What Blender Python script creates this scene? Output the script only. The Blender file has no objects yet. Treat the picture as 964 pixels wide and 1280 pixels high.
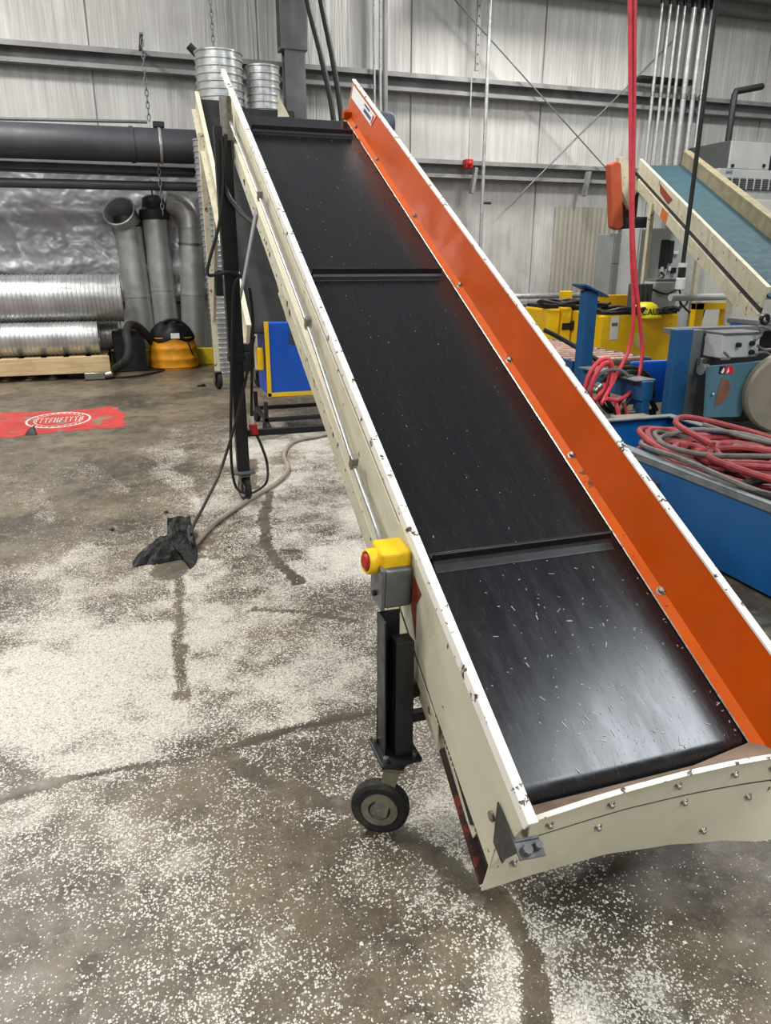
import bpy, math, random
import numpy as np
from mathutils import Vector, Matrix, noise as mnoise
random.seed(7); rng = np.random.default_rng(7)
scn = bpy.context.scene
COL = scn.collection

# ------------------------------------------------------------------ camera
FPX, CXP, CYP, CAMZ = 914.3, 482.0, 640.0, 1.65
def cam_axes(yaw=18.458, pitch=19.014, roll=.107):
    y, p, r = (math.radians(a) for a in (yaw, pitch, roll))
    fw = Vector((math.sin(y)*math.cos(p), math.cos(y)*math.cos(p), -math.sin(p)))
    rt = Vector((math.cos(y), -math.sin(y), 0)); up = rt.cross(fw)
    rt2 = rt*math.cos(r) + up*math.sin(r)
    return rt2, rt2.cross(fw), fw
RT, UP, FW = cam_axes()
cd = bpy.data.cameras.new('camera'); cam = bpy.data.objects.new('camera', cd); COL.objects.link(cam)
cd.sensor_fit = 'HORIZONTAL'; cd.sensor_width = 36; cd.lens = FPX/964*36; cd.clip_start = .05; cd.clip_end = 200
cam.matrix_world = Matrix(((RT.x, UP.x, -FW.x, 0), (RT.y, UP.y, -FW.y, 0), (RT.z, UP.z, -FW.z, CAMZ), (0, 0, 0, 1)))
scn.camera = cam
def at(px, py, Y):                       # real-world point at depth Y (metres towards the back wall)
    d = RT*((px-CXP)/FPX) - UP*((py-CYP)/FPX) + FW
    return Vector((0, 0, CAMZ)) + d*(Y/d.y)
def atx(px, py, X):
    d = RT*((px-CXP)/FPX) - UP*((py-CYP)/FPX) + FW
    return Vector((0, 0, CAMZ)) + d*(X/d.x)
def atz(px, py, z=0):
    d = RT*((px-CXP)/FPX) - UP*((py-CYP)/FPX) + FW
    return Vector((0, 0, CAMZ)) + d*((z-CAMZ)/d.z)

# ------------------------------------------------------------------ world, lights, exposure
w = bpy.data.worlds.new('hall_ambient'); scn.world = w; w.use_nodes = True
w.node_tree.nodes['Background'].inputs[0].default_value = (.86, .90, .95, 1)
w.node_tree.nodes['Background'].inputs[1].default_value = .36
def highbay(x, y, z, watt, size=.9, tilt=(0, 0)):
    l = bpy.data.lights.new('high_bay_light', 'AREA'); l.shape = 'DISK'; l.size = size; l.energy = watt; l.color = (1, .97, .93) if x < 5 or y > 2 else (.88, .94, 1)
    o = bpy.data.objects.new('high_bay_light', l); COL.objects.link(o); o.location = (x, y, z)
    o.rotation_euler = (tilt[0], tilt[1], 0)
for x, y, e, s_ in ((-2.8, 4.8, 560, 1.4), (6.3, -1.4, 800, 3.8), (-2.8, 9.4, 640, 1.4), (6.2, 11.2, 520, 1.4), (9.6, 8.2, 480, 1.4), (-3.2, -2.0, 260, 1.4), (1.5, -6.0, 620, 2.0)):
    highbay(x, y, 7.4, e, s_)
vs = scn.view_settings
vs.view_transform = 'Standard'; vs.look = 'None'; vs.gamma = 1; vs.use_curve_mapping = False; vs.exposure = -.36

# ------------------------------------------------------------------ materials
MATS = {}
def srgb(h):
    h = h.lstrip('#'); c = [int(h[i:i+2], 16)/255 for i in (0, 2, 4)]
    return tuple(((v/12.92) if v <= .04045 else ((v+.055)/1.055)**2.4) for v in c) + (1,)
class NT:
    def __init__(s, name):
        s.m = bpy.data.materials.new(name); s.m.use_nodes = True; s.t = s.m.node_tree; s.b = s.t.nodes['Principled BSDF']
        s.tc = s.n('ShaderNodeTexCoord')
    def n(s, k, **kw):
        o = s.t.nodes.new(k)
        for a, v in kw.items(): setattr(o, a, v)
        return o
    def l(s, a, b): s.t.links.new(a, b)
    def noise(s, scale, detail=4, rough=.55, stretch=None, dist=0):
        q = s.n('ShaderNodeTexNoise'); q.inputs['Scale'].default_value = scale; q.inputs['Detail'].default_value = detail
        q.inputs['Roughness'].default_value = rough; q.inputs['Distortion'].default_value = dist
        if stretch:
            mp = s.n('ShaderNodeMapping'); mp.inputs['Scale'].default_value = stretch[:3]
            if len(stretch) > 3: mp.inputs['Rotation'].default_value = stretch[3]
            s.l(s.tc.outputs['Object'], mp.inputs[0]); s.l(mp.outputs[0], q.inputs[0])
        else: s.l(s.tc.outputs['Object'], q.inputs[0])
        return q.outputs[0]
    def ramp(s, src, a, b, lo=0, hi=1):
        r = s.n('ShaderNodeMapRange'); r.interpolation_type = 'SMOOTHSTEP'
        for i, v in zip(range(1, 5), (a, b, lo, hi)): r.inputs[i].default_value = v
        s.l(src, r.inputs[0]); return r.outputs[0]
    def math(s, op, a, b=None):
        q = s.n('ShaderNodeMath', operation=op)
        for i, v in enumerate((a, b)):
            if v is None: continue
            if isinstance(v, (int, float)): q.inputs[i].default_value = v
            else: s.l(v, q.inputs[i])
        return q.outputs[0]
    def mix(s, f, a, b):
        q = s.n('ShaderNodeMix', data_type='RGBA')
        if isinstance(f, (int, float)): q.inputs[0].default_value = f
        else: s.l(f, q.inputs[0])
        for i, v in ((6, a), (7, b)):
            if isinstance(v, tuple): q.inputs[i].default_value = v
            else: s.l(v, q.inputs[i])
        return q.outputs[2]
    def bump(s, h, strength=.3, dist=.02):
        q = s.n('ShaderNodeBump'); q.inputs['Strength'].default_value = strength; q.inputs['Distance'].default_value = dist
        s.l(h, q.inputs['Height']); s.l(q.outputs[0], s.b.inputs['Normal'])
def mk(name, col, rough=.5, metal=0., var=.18, scale=6, chip=None, chip_thr=.68, chip_scale=22, bump=.0, bscale=40, grime=None, coat=0, stretch=None):
    if name in MATS: return MATS[name]
    t = NT(name); c = srgb(col)
    dark = tuple(v*(1-var) for v in c[:3]) + (1,); lite = tuple(min(1, v*(1+var*.6)) for v in c[:3]) + (1,)
    out = t.mix(t.ramp(t.noise(scale, stretch=stretch), .3, .7), dark, lite)
    if grime: out = t.mix(t.ramp(t.noise(scale*.6+1.3, 6, .7), .5, .78, 0, .75), out, srgb(grime))
    if chip: out = t.mix(t.ramp(t.noise(chip_scale, 5, .62), chip_thr, chip_thr+.03), out, srgb(chip))
    t.l(out, t.b.inputs['Base Color']); t.b.inputs['Roughness'].default_value = rough; t.b.inputs['Metallic'].default_value = metal
    r = t.ramp(t.noise(scale*2.3), .3, .7, max(.03, rough-.08), min(1, rough+.1)); t.l(r, t.b.inputs['Roughness'])
    if coat: t.b.inputs['Coat Weight'].default_value = coat
    if bump: t.bump(t.noise(bscale), bump, .01)
    MATS[name] = t.m; return t.m
CREAM = mk('cream_paint', '#d8d4bc', .42, 0, .06, 3, chip='#4d4136', chip_thr=.672, chip_scale=24, grime='#b3aa8e')
CREAM_OLD = mk('cream_paint_worn', '#c9c4ab', .5, 0, .12, 5, chip='#4a3c30', chip_thr=.63, chip_scale=13, grime='#94876c')
RIMW = mk('scraped_white_edge', '#f3f0e6', .4, 0, .04, 9, chip='#4b3f35', chip_thr=.60, chip_scale=27, grime='#d9d3bf')
ORANGE = mk('orange_paint', '#b94a02', .42, 0, .12, 3, chip='#7a3416', chip_thr=.74, chip_scale=15, grime='#b2410f')
BLACKP = mk('black_paint', '#17171a', .42, 0, .3, 8, chip='#4a4844', chip_thr=.74, chip_scale=30)
BLACKM = mk('black_machine', '#1b1c1f', .55, 0, .25, 2)
CHAR = mk('charcoal_panel', '#2b2d31', .5, 0, .2, 2)
STEEL = mk('galvanised_steel', '#b4b6b5', .34, .45, .2, 9)
ZINC = mk('zinc_bolt', '#9d9a92', .35, .9, .2, 40)
DUCT = mk('spiral_duct_metal', '#b9bbba', .33, .6, .2, 3)
DUCT2 = mk('dull_duct_metal', '#b7b8b5', .36, .6, .15, 3)
GREYP = mk('grey_steel_paint', '#6d6f70', .55, .1, .2, 3)
GIRT = mk('girt_grey_steel', '#8b8b8a', .5, .15, .2, 2, grime='#4c4c4b')
DKGREY = mk('dark_grey_duct', '#43454a', .5, .1, .2, 2)
RUBBER = mk('black_rubber', '#1f1e1d', .75, 0, .3, 20, grime='#55504a')
BLUE = mk('blue_paint', '#0e5c9e', .38, 0, .15, 3, chip='#2d3a44', chip_thr=.72, chip_scale=14, grime='#215a82')
BLUEB = mk('bright_blue', '#0b53b8', .4, 0, .1, 4)
TEALP = mk('teal_machine_paint', '#4a717f', .5, 0, .15, 3, grime='#5c7470', chip='#8a5030', chip_thr=.69, chip_scale=5)
BLUED = mk('dark_blue_paint', '#17507c', .45, 0, .2, 4, chip='#5b4a3e', chip_thr=.7, chip_scale=12)
YEL = mk('yellow_paint', '#efc00a', .45, 0, .1, 4, chip='#8a7420', chip_thr=.68, chip_scale=9)
YELK = mk('yellow_kerb_paint', '#c9b414', .6, 0, .15, 5, grime='#8a7d2a')
YELS = mk('yellow_switch', '#f0c412', .35, 0, .05, 20)
RED = mk('red_plastic', '#b3201c', .4, 0, .1, 20)
REDH = mk('red_rubber_hose', '#d8434f', .5, 0, .12, 12, grime='#a1353a')
REDD = mk('dusty_red_hose', '#98383b', .6, 0, .3, 12, grime='#5e3330')
GREYH = mk('grey_rubber_hose', '#6c6864', .6, 0, .2, 12, grime='#4b4744')
ALU = mk('grey_cast_box', '#6f7274', .4, .5, .15, 20)
WOOD = mk('pale_timber', '#cdb48a', .7, 0, .2, 4, stretch=(.6, 9, 9), grime='#a58a60')
BROWNW = mk('worn_brown_flap', '#8a7a68', .65, 0, .25, 7, grime='#57493c')
ROLLER = mk('rusty_roller', '#8b6f60', .45, .5, .25, 5, grime='#5b4238')
FOIL = mk('silver_foil', '#a2a3a6', .42, .25, .15, 3, bump=.3, bscale=9)
TEALB = mk('teal_belt', '#274852', .75, 0, .12, 5)
OLIVE = mk('weathered_board', '#8d8468', .7, 0, .2, 5, grime='#6a6048')
ORGRD = mk('faded_orange_guard', '#b5512f', .55, 0, .15, 6)
WHITEP = mk('white_plastic', '#dcdcd6', .4, 0, .05, 9)
CABG = mk('cabinet_grey', '#b4b7b5', .45, .1, .1, 3)
CABD = mk('cabinet_dark', '#4e5150', .5, .1, .1, 3)
BAGY = mk('orange_yellow_bag', '#d9920f', .6, 0, .18, 7, grime='#a5700d')
BLKC = mk('black_fabric', '#0b0b0c', .55, 0, .4, 14, bump=.5, bscale=22); BLKC.node_tree.nodes['Principled BSDF'].inputs['Specular IOR Level'].default_value = .3
CABLE = mk('black_cable', '#1b1b1b', .5, 0, .2, 20)
BEIGEH = mk('dusty_tan_hose', '#9c8f82', .7, 0, .15, 14)
REDF = mk('red_floor_paint', '#bb3a35', .6, 0, .2, 4, chip='#7b7163', chip_thr=.57, chip_scale=3.2, grime='#9b4a42')
WHITEF = mk('white_floor_paint', '#d8cdc4', .6, 0, .08, 4, chip='#bb5a52', chip_thr=.62, chip_scale=30)
FLAKE = mk('white_plastic_flake', '#e0dcd0', .55, 0, .12, 30)
STICK = mk('white_sticker', '#d6dada', .45, 0, .04, 9)
NAVY = mk('navy_print', '#2b3f5c', .5, 0, .1, 9)
BLKI = mk('black_print', '#0d0d0d', .5, 0, .1, 9)
REDI = mk('red_print', '#c51733', .5, 0, .05, 9)
ORST = mk('orange_sticker', '#c8691c', .5, 0, .05, 9)
RUST = mk('rust_patch', '#8a3a22', .7, 0, .3, 18)
GREYTAPE = mk('dark_smudge', '#33424f', .6, 0, .15, 15)
BEIGEW = mk('beige_wall_sheet', '#a09c90', .6, .1, .12, 2, stretch=(6, 6, .3), grime='#8b867b')
CARD = mk('tan_cardboard', '#8f7f62', .7, 0, .12, 7)
def belt_mat():
    t = NT('black_conveyor_belt'); b = t.b
    sc = t.ramp(t.noise(9, 7, .7, (9, .8, .8)), .5, .82)
    lines = t.ramp(t.noise(60, 3, .6, (5, .35, .35)), .60, .75)
    col = t.mix(t.math('MULTIPLY', lines, .2), (.007, .0073, .0085, 1), (.11, .112, .118, 1))
    specks = t.ramp(t.noise(75, 2, .5, (1, .45, .45)), .76, .79)
    col = t.mix(t.math('MULTIPLY', specks, .6), col, (.45, .46, .47, 1))
    patch = t.ramp(t.noise(7, 6, .7, (2.2, .12, .12)), .5, .75, 0, .5)
    col = t.mix(patch, col, (.020, .0205, .022, 1))
    t.l(col, b.inputs['Base Color'])
    r = t.math('ADD', t.ramp(t.noise(5, 6, .7, (3, .6, .6)), .3, .75, .19, .31), t.math('MULTIPLY', lines, .14))
    t.l(r, b.inputs['Roughness']); b.inputs['Specular IOR Level'].default_value = .5
    h = t.math('ADD', t.noise(34, 5, .6, (2, .7, .7)), t.math('MULTIPLY', lines, .25)); t.bump(h, .05, .002)
    MATS['belt'] = t.m; return t.m
BELT = belt_mat()
CLEATM = mk('black_rubber_cleat', '#1d1e20', .42, 0, .2, 12)
def wall_mat():
    t = NT('white_vinyl_wall'); b = t.b
    st = t.noise(3.2, 5, .6, (3, 3, .22)); big = t.noise(.45, 4, .6)
    c = t.mix(t.ramp(st, .35, .7), srgb('#b3b2ae'), srgb('#c6c6c2'))
    c = t.mix(t.ramp(big, .46, .72, 0, .55), c, srgb('#949390'))
    z = t.n('ShaderNodeSeparateXYZ'); t.l(t.tc.outputs['Object'], z.inputs[0])
    mud = t.math('MULTIPLY', t.ramp(z.outputs[2], 3.3, 1.2), t.ramp(t.noise(1.1, 6, .65), .42, .68))
    c = t.mix(t.math('MULTIPLY', mud, .55), c, srgb('#76746d'))
    sp = t.ramp(t.noise(4.3, 5, .75, (1, 1, .45)), .70, .73)
    c = t.mix(t.math('MULTIPLY', sp, t.ramp(z.outputs[2], 3.6, 2.2)), c, srgb('#474541'))
    t.l(c, b.inputs['Base Color']); b.inputs['Roughness'].default_value = .5
    h = t.noise(5.5, 3, .5, (3.4, 3, .16), .5); t.bump(h, .55, .05)
    return t.m
WALLM = wall_mat()
def floor_mat():
    t = NT('stained_concrete'); b = t.b
    n1 = t.noise(.9, 7, .65); n2 = t.noise(5.5, 6, .7); n3 = t.noise(38, 4, .6)
    c = t.mix(t.ramp(n1, .36, .64), srgb('#453c30'), srgb('#796d59'))
    c = t.mix(t.ramp(n2, .46, .70, 0, .85), c, srgb('#332d25'))
    c = t.mix(t.ramp(t.noise(14, 6, .75), .52, .68, 0, .6), c, srgb('#8f8878'))
    c = t.mix(t.ramp(t.noise(2.1, 5, .6), .55, .72, 0, .45), c, srgb('#6b7068'))
    c = t.mix(t.ramp(n3, .5, .8, 0, .35), c, srgb('#35302a'))
    fine = t.noise(150, 4, .7); c = t.mix(t.ramp(fine, .5, .7, 0, .55), c, srgb('#2c2720')); c = t.mix(t.ramp(t.noise(95, 4, .7), .55, .72, 0, .5), c, srgb('#a39a88'))
    sm_ = t.ramp(t.noise(3.5, 7, .72, (1, .35, 1, (0, 0, .5))), .52, .78, 0, .38); c = t.mix(sm_, c, srgb('#a49b8b'))
    at_ = t.n('ShaderNodeAttribute', attribute_name='dust'); d = at_.outputs['Fac']
    gr = t.n('ShaderNodeAttribute', attribute_name='grime'); g = gr.outputs['Fac']
    c = t.mix(g, c, srgb('#332e27'))
    vo = t.n('ShaderNodeTexVoronoi'); vo.inputs['Scale'].default_value = 150; t.l(t.tc.outputs['Object'], vo.inputs[0])
    sepv = t.n('ShaderNodeSeparateColor'); t.l(vo.outputs['Color'], sepv.inputs[0])
    cell = t.math('ADD', t.math('MULTIPLY', sepv.outputs[0], .55), t.math('MULTIPLY', t.noise(17, 5, .7), .55))
    th = t.math('SUBTRACT', 1.03, t.math('MULTIPLY', d, .78))
    spk = t.ramp(t.math('SUBTRACT', cell, th), -.02, .035)
    edge = t.ramp(vo.outputs['Distance'], .62, .48)
    spk = t.math('MULTIPLY', spk, edge)
    film = t.math('MULTIPLY', t.ramp(t.math('ADD', t.math('MULTIPLY', t.noise(7, 7, .72), .55), t.math('MULTIPLY', d, .75)), .60, 1.0), .74)
    hf = t.ramp(t.noise(70, 3, .6), .35, .62, .35, 1); fac = t.math('MAXIMUM', t.math('MULTIPLY', spk, .95), t.math('MULTIPLY', film, hf))
    c = t.mix(fac, c, t.mix(n2, srgb('#d9d3c6'), srgb('#cfc9bd')))
    t.l(c, b.inputs['Base Color'])
    r = t.math('MAXIMUM', t.ramp(n2, .3, .7, .36, .55), t.math('MULTIPLY', fac, .8)); t.l(r, b.inputs['Roughness'])
    t.bump(t.math('ADD', t.math('MULTIPLY', fac, .6), t.math('MULTIPLY', n3, .4)), .35, .006)
    return t.m
FLOORM = floor_mat()

# ------------------------------------------------------------------ mesh helpers
WLOC = {}
class MB:
    def __init__(s): s.v = []; s.f = []; s.sm = []
    def add(s, vs, fs, smooth=False):
        o = len(s.v); s.v += [tuple(v) for v in vs]; s.f += [tuple(i+o for i in f) for f in fs]; s.sm += [smooth]*len(fs); return s
    def box(s, c, size, rot=None):
        c = Vector(c); h = Vector(size)/2
        vs = [Vector((x*h.x, y*h.y, z*h.z)) for x in (-1, 1) for y in (-1, 1) for z in (-1, 1)]
        if rot is not None: vs = [rot @ v for v in vs]
        return s.add([v+c for v in vs], [(0, 1, 3, 2), (4, 6, 7, 5), (0, 4, 5, 1), (2, 3, 7, 6), (0, 2, 6, 4), (1, 5, 7, 3)])
    def span(s, a, b):
        a = Vector(a); b = Vector(b); return s.box((a+b)/2, [abs(x) for x in (b-a)])
    def bar(s, p, q, wd, ht, up=(0, 0, 1)):
        p = Vector(p); q = Vector(q); d = (q-p).normalized(); u = Vector(up); sd = d.cross(u).normalized(); u = sd.cross(d)
        vs = [e + sd*(a*wd/2) + u*(b*ht/2) for e in (p, q) for a, b in ((-1, -1), (1, -1), (1, 1), (-1, 1))]
        return s.add(vs, [(0, 1, 2, 3), (7, 6, 5, 4), (0, 4, 5, 1), (1, 5, 6, 2), (2, 6, 7, 3), (3, 7, 4, 0)])
    def prism(s, pts, off):
        off = Vector(off); pts = [Vector(p) for p in pts]; n = len(pts)
        return s.add(pts + [p+off for p in pts], [tuple(range(n))[::-1], tuple(range(n, 2*n))] + [(i, (i+1) % n, n+(i+1) % n, n+i) for i in range(n)])
    def loft(s, loops, closed=True, cap=True, smooth=False):
        n = len(loops[0]); vs = [p for L in loops for p in L]; fs = []
        for k in range(len(loops)-1):
            for i in range(n if closed else n-1):
                j = (i+1) % n; fs.append((k*n+i, k*n+j, (k+1)*n+j, (k+1)*n+i))
        s.add(vs, fs, smooth)
        if cap and closed:
            m = len(loops)-1; s.add(loops[0], [tuple(range(n))[::-1]]); s.add(loops[m], [tuple(range(n))])
        return s
    def tube(s, pts, r, n=8, closed=False, cap=True):
        pts = [Vector(p) for p in pts]; m = len(pts); loops = []; nrm = None
        for i, p in enumerate(pts):
            if closed: t = pts[(i+1) % m] - pts[i-1]
            else: t = pts[min(i+1, m-1)] - pts[max(i-1, 0)]
            t.normalize()
            if nrm is None: nrm = t.cross(Vector((.31, .52, .79))).normalized()
            nrm = (nrm - t*nrm.dot(t)).normalized(); bn = t.cross(nrm); rr = r[i] if isinstance(r, (list, tuple)) else r
            loops.append([p + nrm*(rr*math.cos(2*math.pi*k/n)) + bn*(rr*math.sin(2*math.pi*k/n)) for k in range(n)])
        if closed: loops.append(loops[0])
        return s.loft(loops, True, cap and not closed, True)
    def lathe(s, prof, o, ax, n=20, cap=True):
        o = Vector(o); ax = Vector(ax).normalized(); a = ax.cross(Vector((.3, .5, .81))).normalized(); b = ax.cross(a)
        return s.loft([[o + ax*h + (a*math.cos(2*math.pi*k/n) + b*math.sin(2*math.pi*k/n))*r for k in range(n)] for r, h in prof], True, cap, True)
    def cyl(s, p, q, r, n=14, r2=None):
        p = Vector(p); q = Vector(q); return s.lathe([(r, 0), (r if r2 is None else r2, (q-p).length)], p, q-p, n)
    def grid(s, fn, nu, nv, thick=None, smooth=True):
        P = [[Vector(fn(i/nu, j/nv)) for j in range(nv+1)] for i in range(nu+1)]; n = nv+1
        vs = [p for r in P for p in r]; fs = [(i*n+j, (i+1)*n+j, (i+1)*n+j+1, i*n+j+1) for i in range(nu) for j in range(nv)]
        if thick is None: return s.add(vs, fs, smooth)
        off = Vector(thick); N = len(vs)
        s.add(vs + [v+off for v in vs], fs + [tuple(N+i for i in f[::-1]) for f in fs]
              + [(j, j+1, N+j+1, N+j) for j in range(nv)] + [(nu*n+j+1, nu*n+j, N+nu*n+j, N+nu*n+j+1) for j in range(nv)]
              + [((i+1)*n, i*n, N+i*n, N+(i+1)*n) for i in range(nu)] + [(i*n+nv, (i+1)*n+nv, N+(i+1)*n+nv, N+i*n+nv) for i in range(nu)], smooth)
        return s
    def build(s, name, mat, parent=None, bevel=0, label=None, seg=2, kind=None):
        base = Vector(WLOC.get(parent.name, (0, 0, 0))) if parent else Vector((0, 0, 0))
        me = bpy.data.meshes.new(name); me.from_pydata([(v[0]-base.x, v[1]-base.y, v[2]-base.z) for v in s.v], [], s.f)
        me.polygons.foreach_set('use_smooth', s.sm); me.materials.append(mat); me.update()
        import bmesh
        bm = bmesh.new(); bm.from_mesh(me); bmesh.ops.remove_doubles(bm, verts=bm.verts, dist=1e-5); bmesh.ops.recalc_face_normals(bm, faces=bm.faces); bm.to_mesh(me); bm.free()
        if any(s.sm): me.set_sharp_from_angle(angle=math.radians(38))
        o = bpy.data.objects.new(name, me); COL.objects.link(o)
        if parent: o.parent = parent; WLOC[o.name] = tuple(base)
        if bevel:
            b = o.modifiers.new('bevel', 'BEVEL'); b.width = bevel; b.segments = seg; b.limit_method = 'ANGLE'; b.angle_limit = math.radians(40)
        if label: o['label'] = label
        if kind: o['kind'] = kind
        return o
def tag(o, label, cat, group=None, kind=None):
    o['label'] = label; o['category'] = cat
    if group: o['group'] = group
    if kind: o['kind'] = kind
    return o
def thing(name, label, cat, loc, group=None):
    o = bpy.data.objects.new(name, None); COL.objects.link(o); o.location = loc; o.empty_display_size = .1
    WLOC[o.name] = tuple(loc); return tag(o, label, cat, group)
def structure(o, label=None):
    o['kind'] = 'structure'
    if label: o['label'] = label
    return o
def cr(pts, k=8, closed=False):                                 # smooth curve through points
    P = [Vector(p) for p in pts]; n = len(P); out = []
    for i in range(n if closed else n-1):
        g = (lambda j: P[j % n]) if closed else (lambda j: P[max(0, min(n-1, j))])
        p0, p1, p2, p3 = g(i-1), g(i), g(i+1), g(i+2)
        for q in range(k):
            t = q/k; out.append(.5*((2*p1) + (p2-p0)*t + (2*p0-5*p1+4*p2-p3)*t*t + (3*p1-p0-3*p2+p3)*t**3))
    if not closed: out.append(P[-1])
    return out
def copy_tree(o, parent=None, off=None):
    c = o.copy(); COL.objects.link(c); c.parent = parent
    if off is not None: c.location = Vector(o.location)+Vector(off)
    for ch in list(o.children): copy_tree(ch, c)
    return c

# ------------------------------------------------------------------ floor with dust
CTRL = np.array([(-1.87, 11.43, .0), (-0.28, 10.92, .0), (1.1, 10.48, .2), (-1.3, 7.37, .0), (-0.46, 7.1, .1), (.39, 6.83, .35), (1.09, 6.6, .75), (1.66, 6.41, .7), (-1.14, 6.23, .1), (-0.54, 6.03, .15), (.07, 5.83, .35), (.91, 5.56, .75), (1.39, 5.4, .55), (-0.99, 5.19, .15), (-0.68, 5.09, .2), (-0.23, 4.94, .25), (.33, 4.76, .55), (.69, 4.64, .6), (1.05, 4.52, .55), (1.3, 4.44, .85), (-0.88, 4.43, .15), (-0.53, 4.31, .45), (-0.22, 4.21, .2), (.27, 4.05, .65), (.57, 3.95, .55), (.88, 3.85, .8), (1.15, 3.76, .75), (-0.8, 3.84, .2), (-0.53, 3.75, .45), (-0.25, 3.67, .4), (.1, 3.55, .75), (.45, 3.43, .6), (.76, 3.33, .45), (.99, 3.25, .35), (-0.73, 3.38, .5), (-0.46, 3.29, .8), (-0.18, 3.2, 1.0), (.1, 3.11, .85), (.42, 3.0, .55), (.66, 2.92, .65), (.9, 2.84, .45), (-0.68, 3.01, .9), (-0.36, 2.91, 1.0), (-0.11, 2.82, 1.0), (.14, 2.74, .9), (.39, 2.66, .8), (.64, 2.57, .7), (.83, 2.51, .45), (-0.64, 2.7, 1.0), (-0.35, 2.61, 1.0), (-0.12, 2.53, .9), (.14, 2.45, .7), (.37, 2.37, .7), (.6, 2.29, .45), (.8, 2.23, .5), (-0.61, 2.49, 1.0), (-0.34, 2.4, .95), (-0.12, 2.33, .7), (.07, 2.27, .45), (.34, 2.18, .45), (.6, 2.09, .45), (.9, 1.99, .4), (-0.57, 2.22, .9), (-0.42, 2.17, .85), (-0.27, 2.12, .75), (-0.08, 2.06, .55), (.12, 2.0, .5), (.31, 1.93, .45), (.49, 1.87, .55), (.81, 1.77, .7), (-0.54, 2.0, .8), (-0.36, 1.94, .7), (-0.18, 1.88, .65), (-0.02, 1.83, .5), (.14, 1.77, .35), (.32, 1.71, .35), (.5, 1.65, .55), (.72, 1.58, .65), (-0.51, 1.81, .6), (-0.34, 1.75, .6), (-0.18, 1.7, .55), (-0.01, 1.64, .4), (.16, 1.58, .3), (.32, 1.53, .4), (.53, 1.46, .65), (.7, 1.41, .65), (.93, 1.33, .5), (1.07, 1.28, .35), (1.26, 1.22, .1), (1.45, 1.16, .12), (-0.49, 1.64, .35), (-0.29, 1.58, .3), (-0.1, 1.51, .35), (.09, 1.45, .45), (.29, 1.39, .45), (.44, 1.33, .55), (.6, 1.28, .6), (.71, 1.24, .75), (.87, 1.19, .75), (1.02, 1.14, .4), (1.16, 1.1, .35), (1.33, 1.04, .15), (-0.46, 1.48, .3), (-0.28, 1.42, .25), (-0.1, 1.36, .35), (.07, 1.3, .45), (.25, 1.24, .65), (.4, 1.19, .55), (.54, 1.14, .45), (.68, 1.1, .7), (.83, 1.05, .85), (.97, 1.0, .75), (1.11, .95, .5), (1.24, .91, .3), (1.59, 1.28, .1), (1.35, 1.36, .2)])
TRACKS = [([(0.765, 1.384), (0.787, 1.295), (0.779, 1.175), (0.699, 1.012), (.62, .8)], .035),
 ([(0.133, 2.247), (0.22, 2.10), (0.3, 1.995), (0.5, 1.831)], .032), ([(0.839, 5.249), (.70, 4.7), (0.63, 4.197), (0.651, 3.85), (.70, 3.6)], .032),
 ([(0.429, 3.325), (0.651, 3.225), (0.867, 3.046)], .02), ([(0.088, 3.813), (0.06, 3.3)], .018), ([(0.06, 3.3), (.035, 2.9), (0.03, 2.652)], .03), ([(0.611, 1.685), (0.695, 1.51), (0.755, 1.373)], .035),  # last is the front caster's wheel track with its shadow painted in
 ([(.20, 4.35), (.03, 3.95)], .1), ([(.84, 6.2), (.72, 5.4)], .05)]
JOINT = [(-4, 2.12), (-0.569, 2.231), (-0.33, 2.266), (-0.098, 2.255), (0.119, 2.252), (0.418, 2.301), (0.751, 2.315), (1.6, 2.36), (4, 2.45)]
def segdist(x, y, pl):
    d = np.full(x.shape, 1e9)
    for (ax, ay), (bx, by) in zip(pl[:-1], pl[1:]):
        vx, vy = bx-ax, by-ay; t = np.clip(((x-ax)*vx+(y-ay)*vy)/(vx*vx+vy*vy), 0, 1)
        d = np.minimum(d, np.hypot(x-ax-t*vx, y-ay-t*vy))
    return d
NG = rng.random((8, 128, 128))
def vnoise(x, y, s, k):
    x = x*s+37.1; y = y*s+11.7; xi = np.floor(x).astype(int); yi = np.floor(y).astype(int); fx = x-xi; fy = y-yi
    fx = fx*fx*(3-2*fx); fy = fy*fy*(3-2*fy); g = NG[k]; a = lambda i, j: g[(xi+i) % 128, (yi+j) % 128]
    return (a(0, 0)*(1-fx)+a(1, 0)*fx)*(1-fy) + (a(0, 1)*(1-fx)+a(1, 1)*fx)*fy
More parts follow.
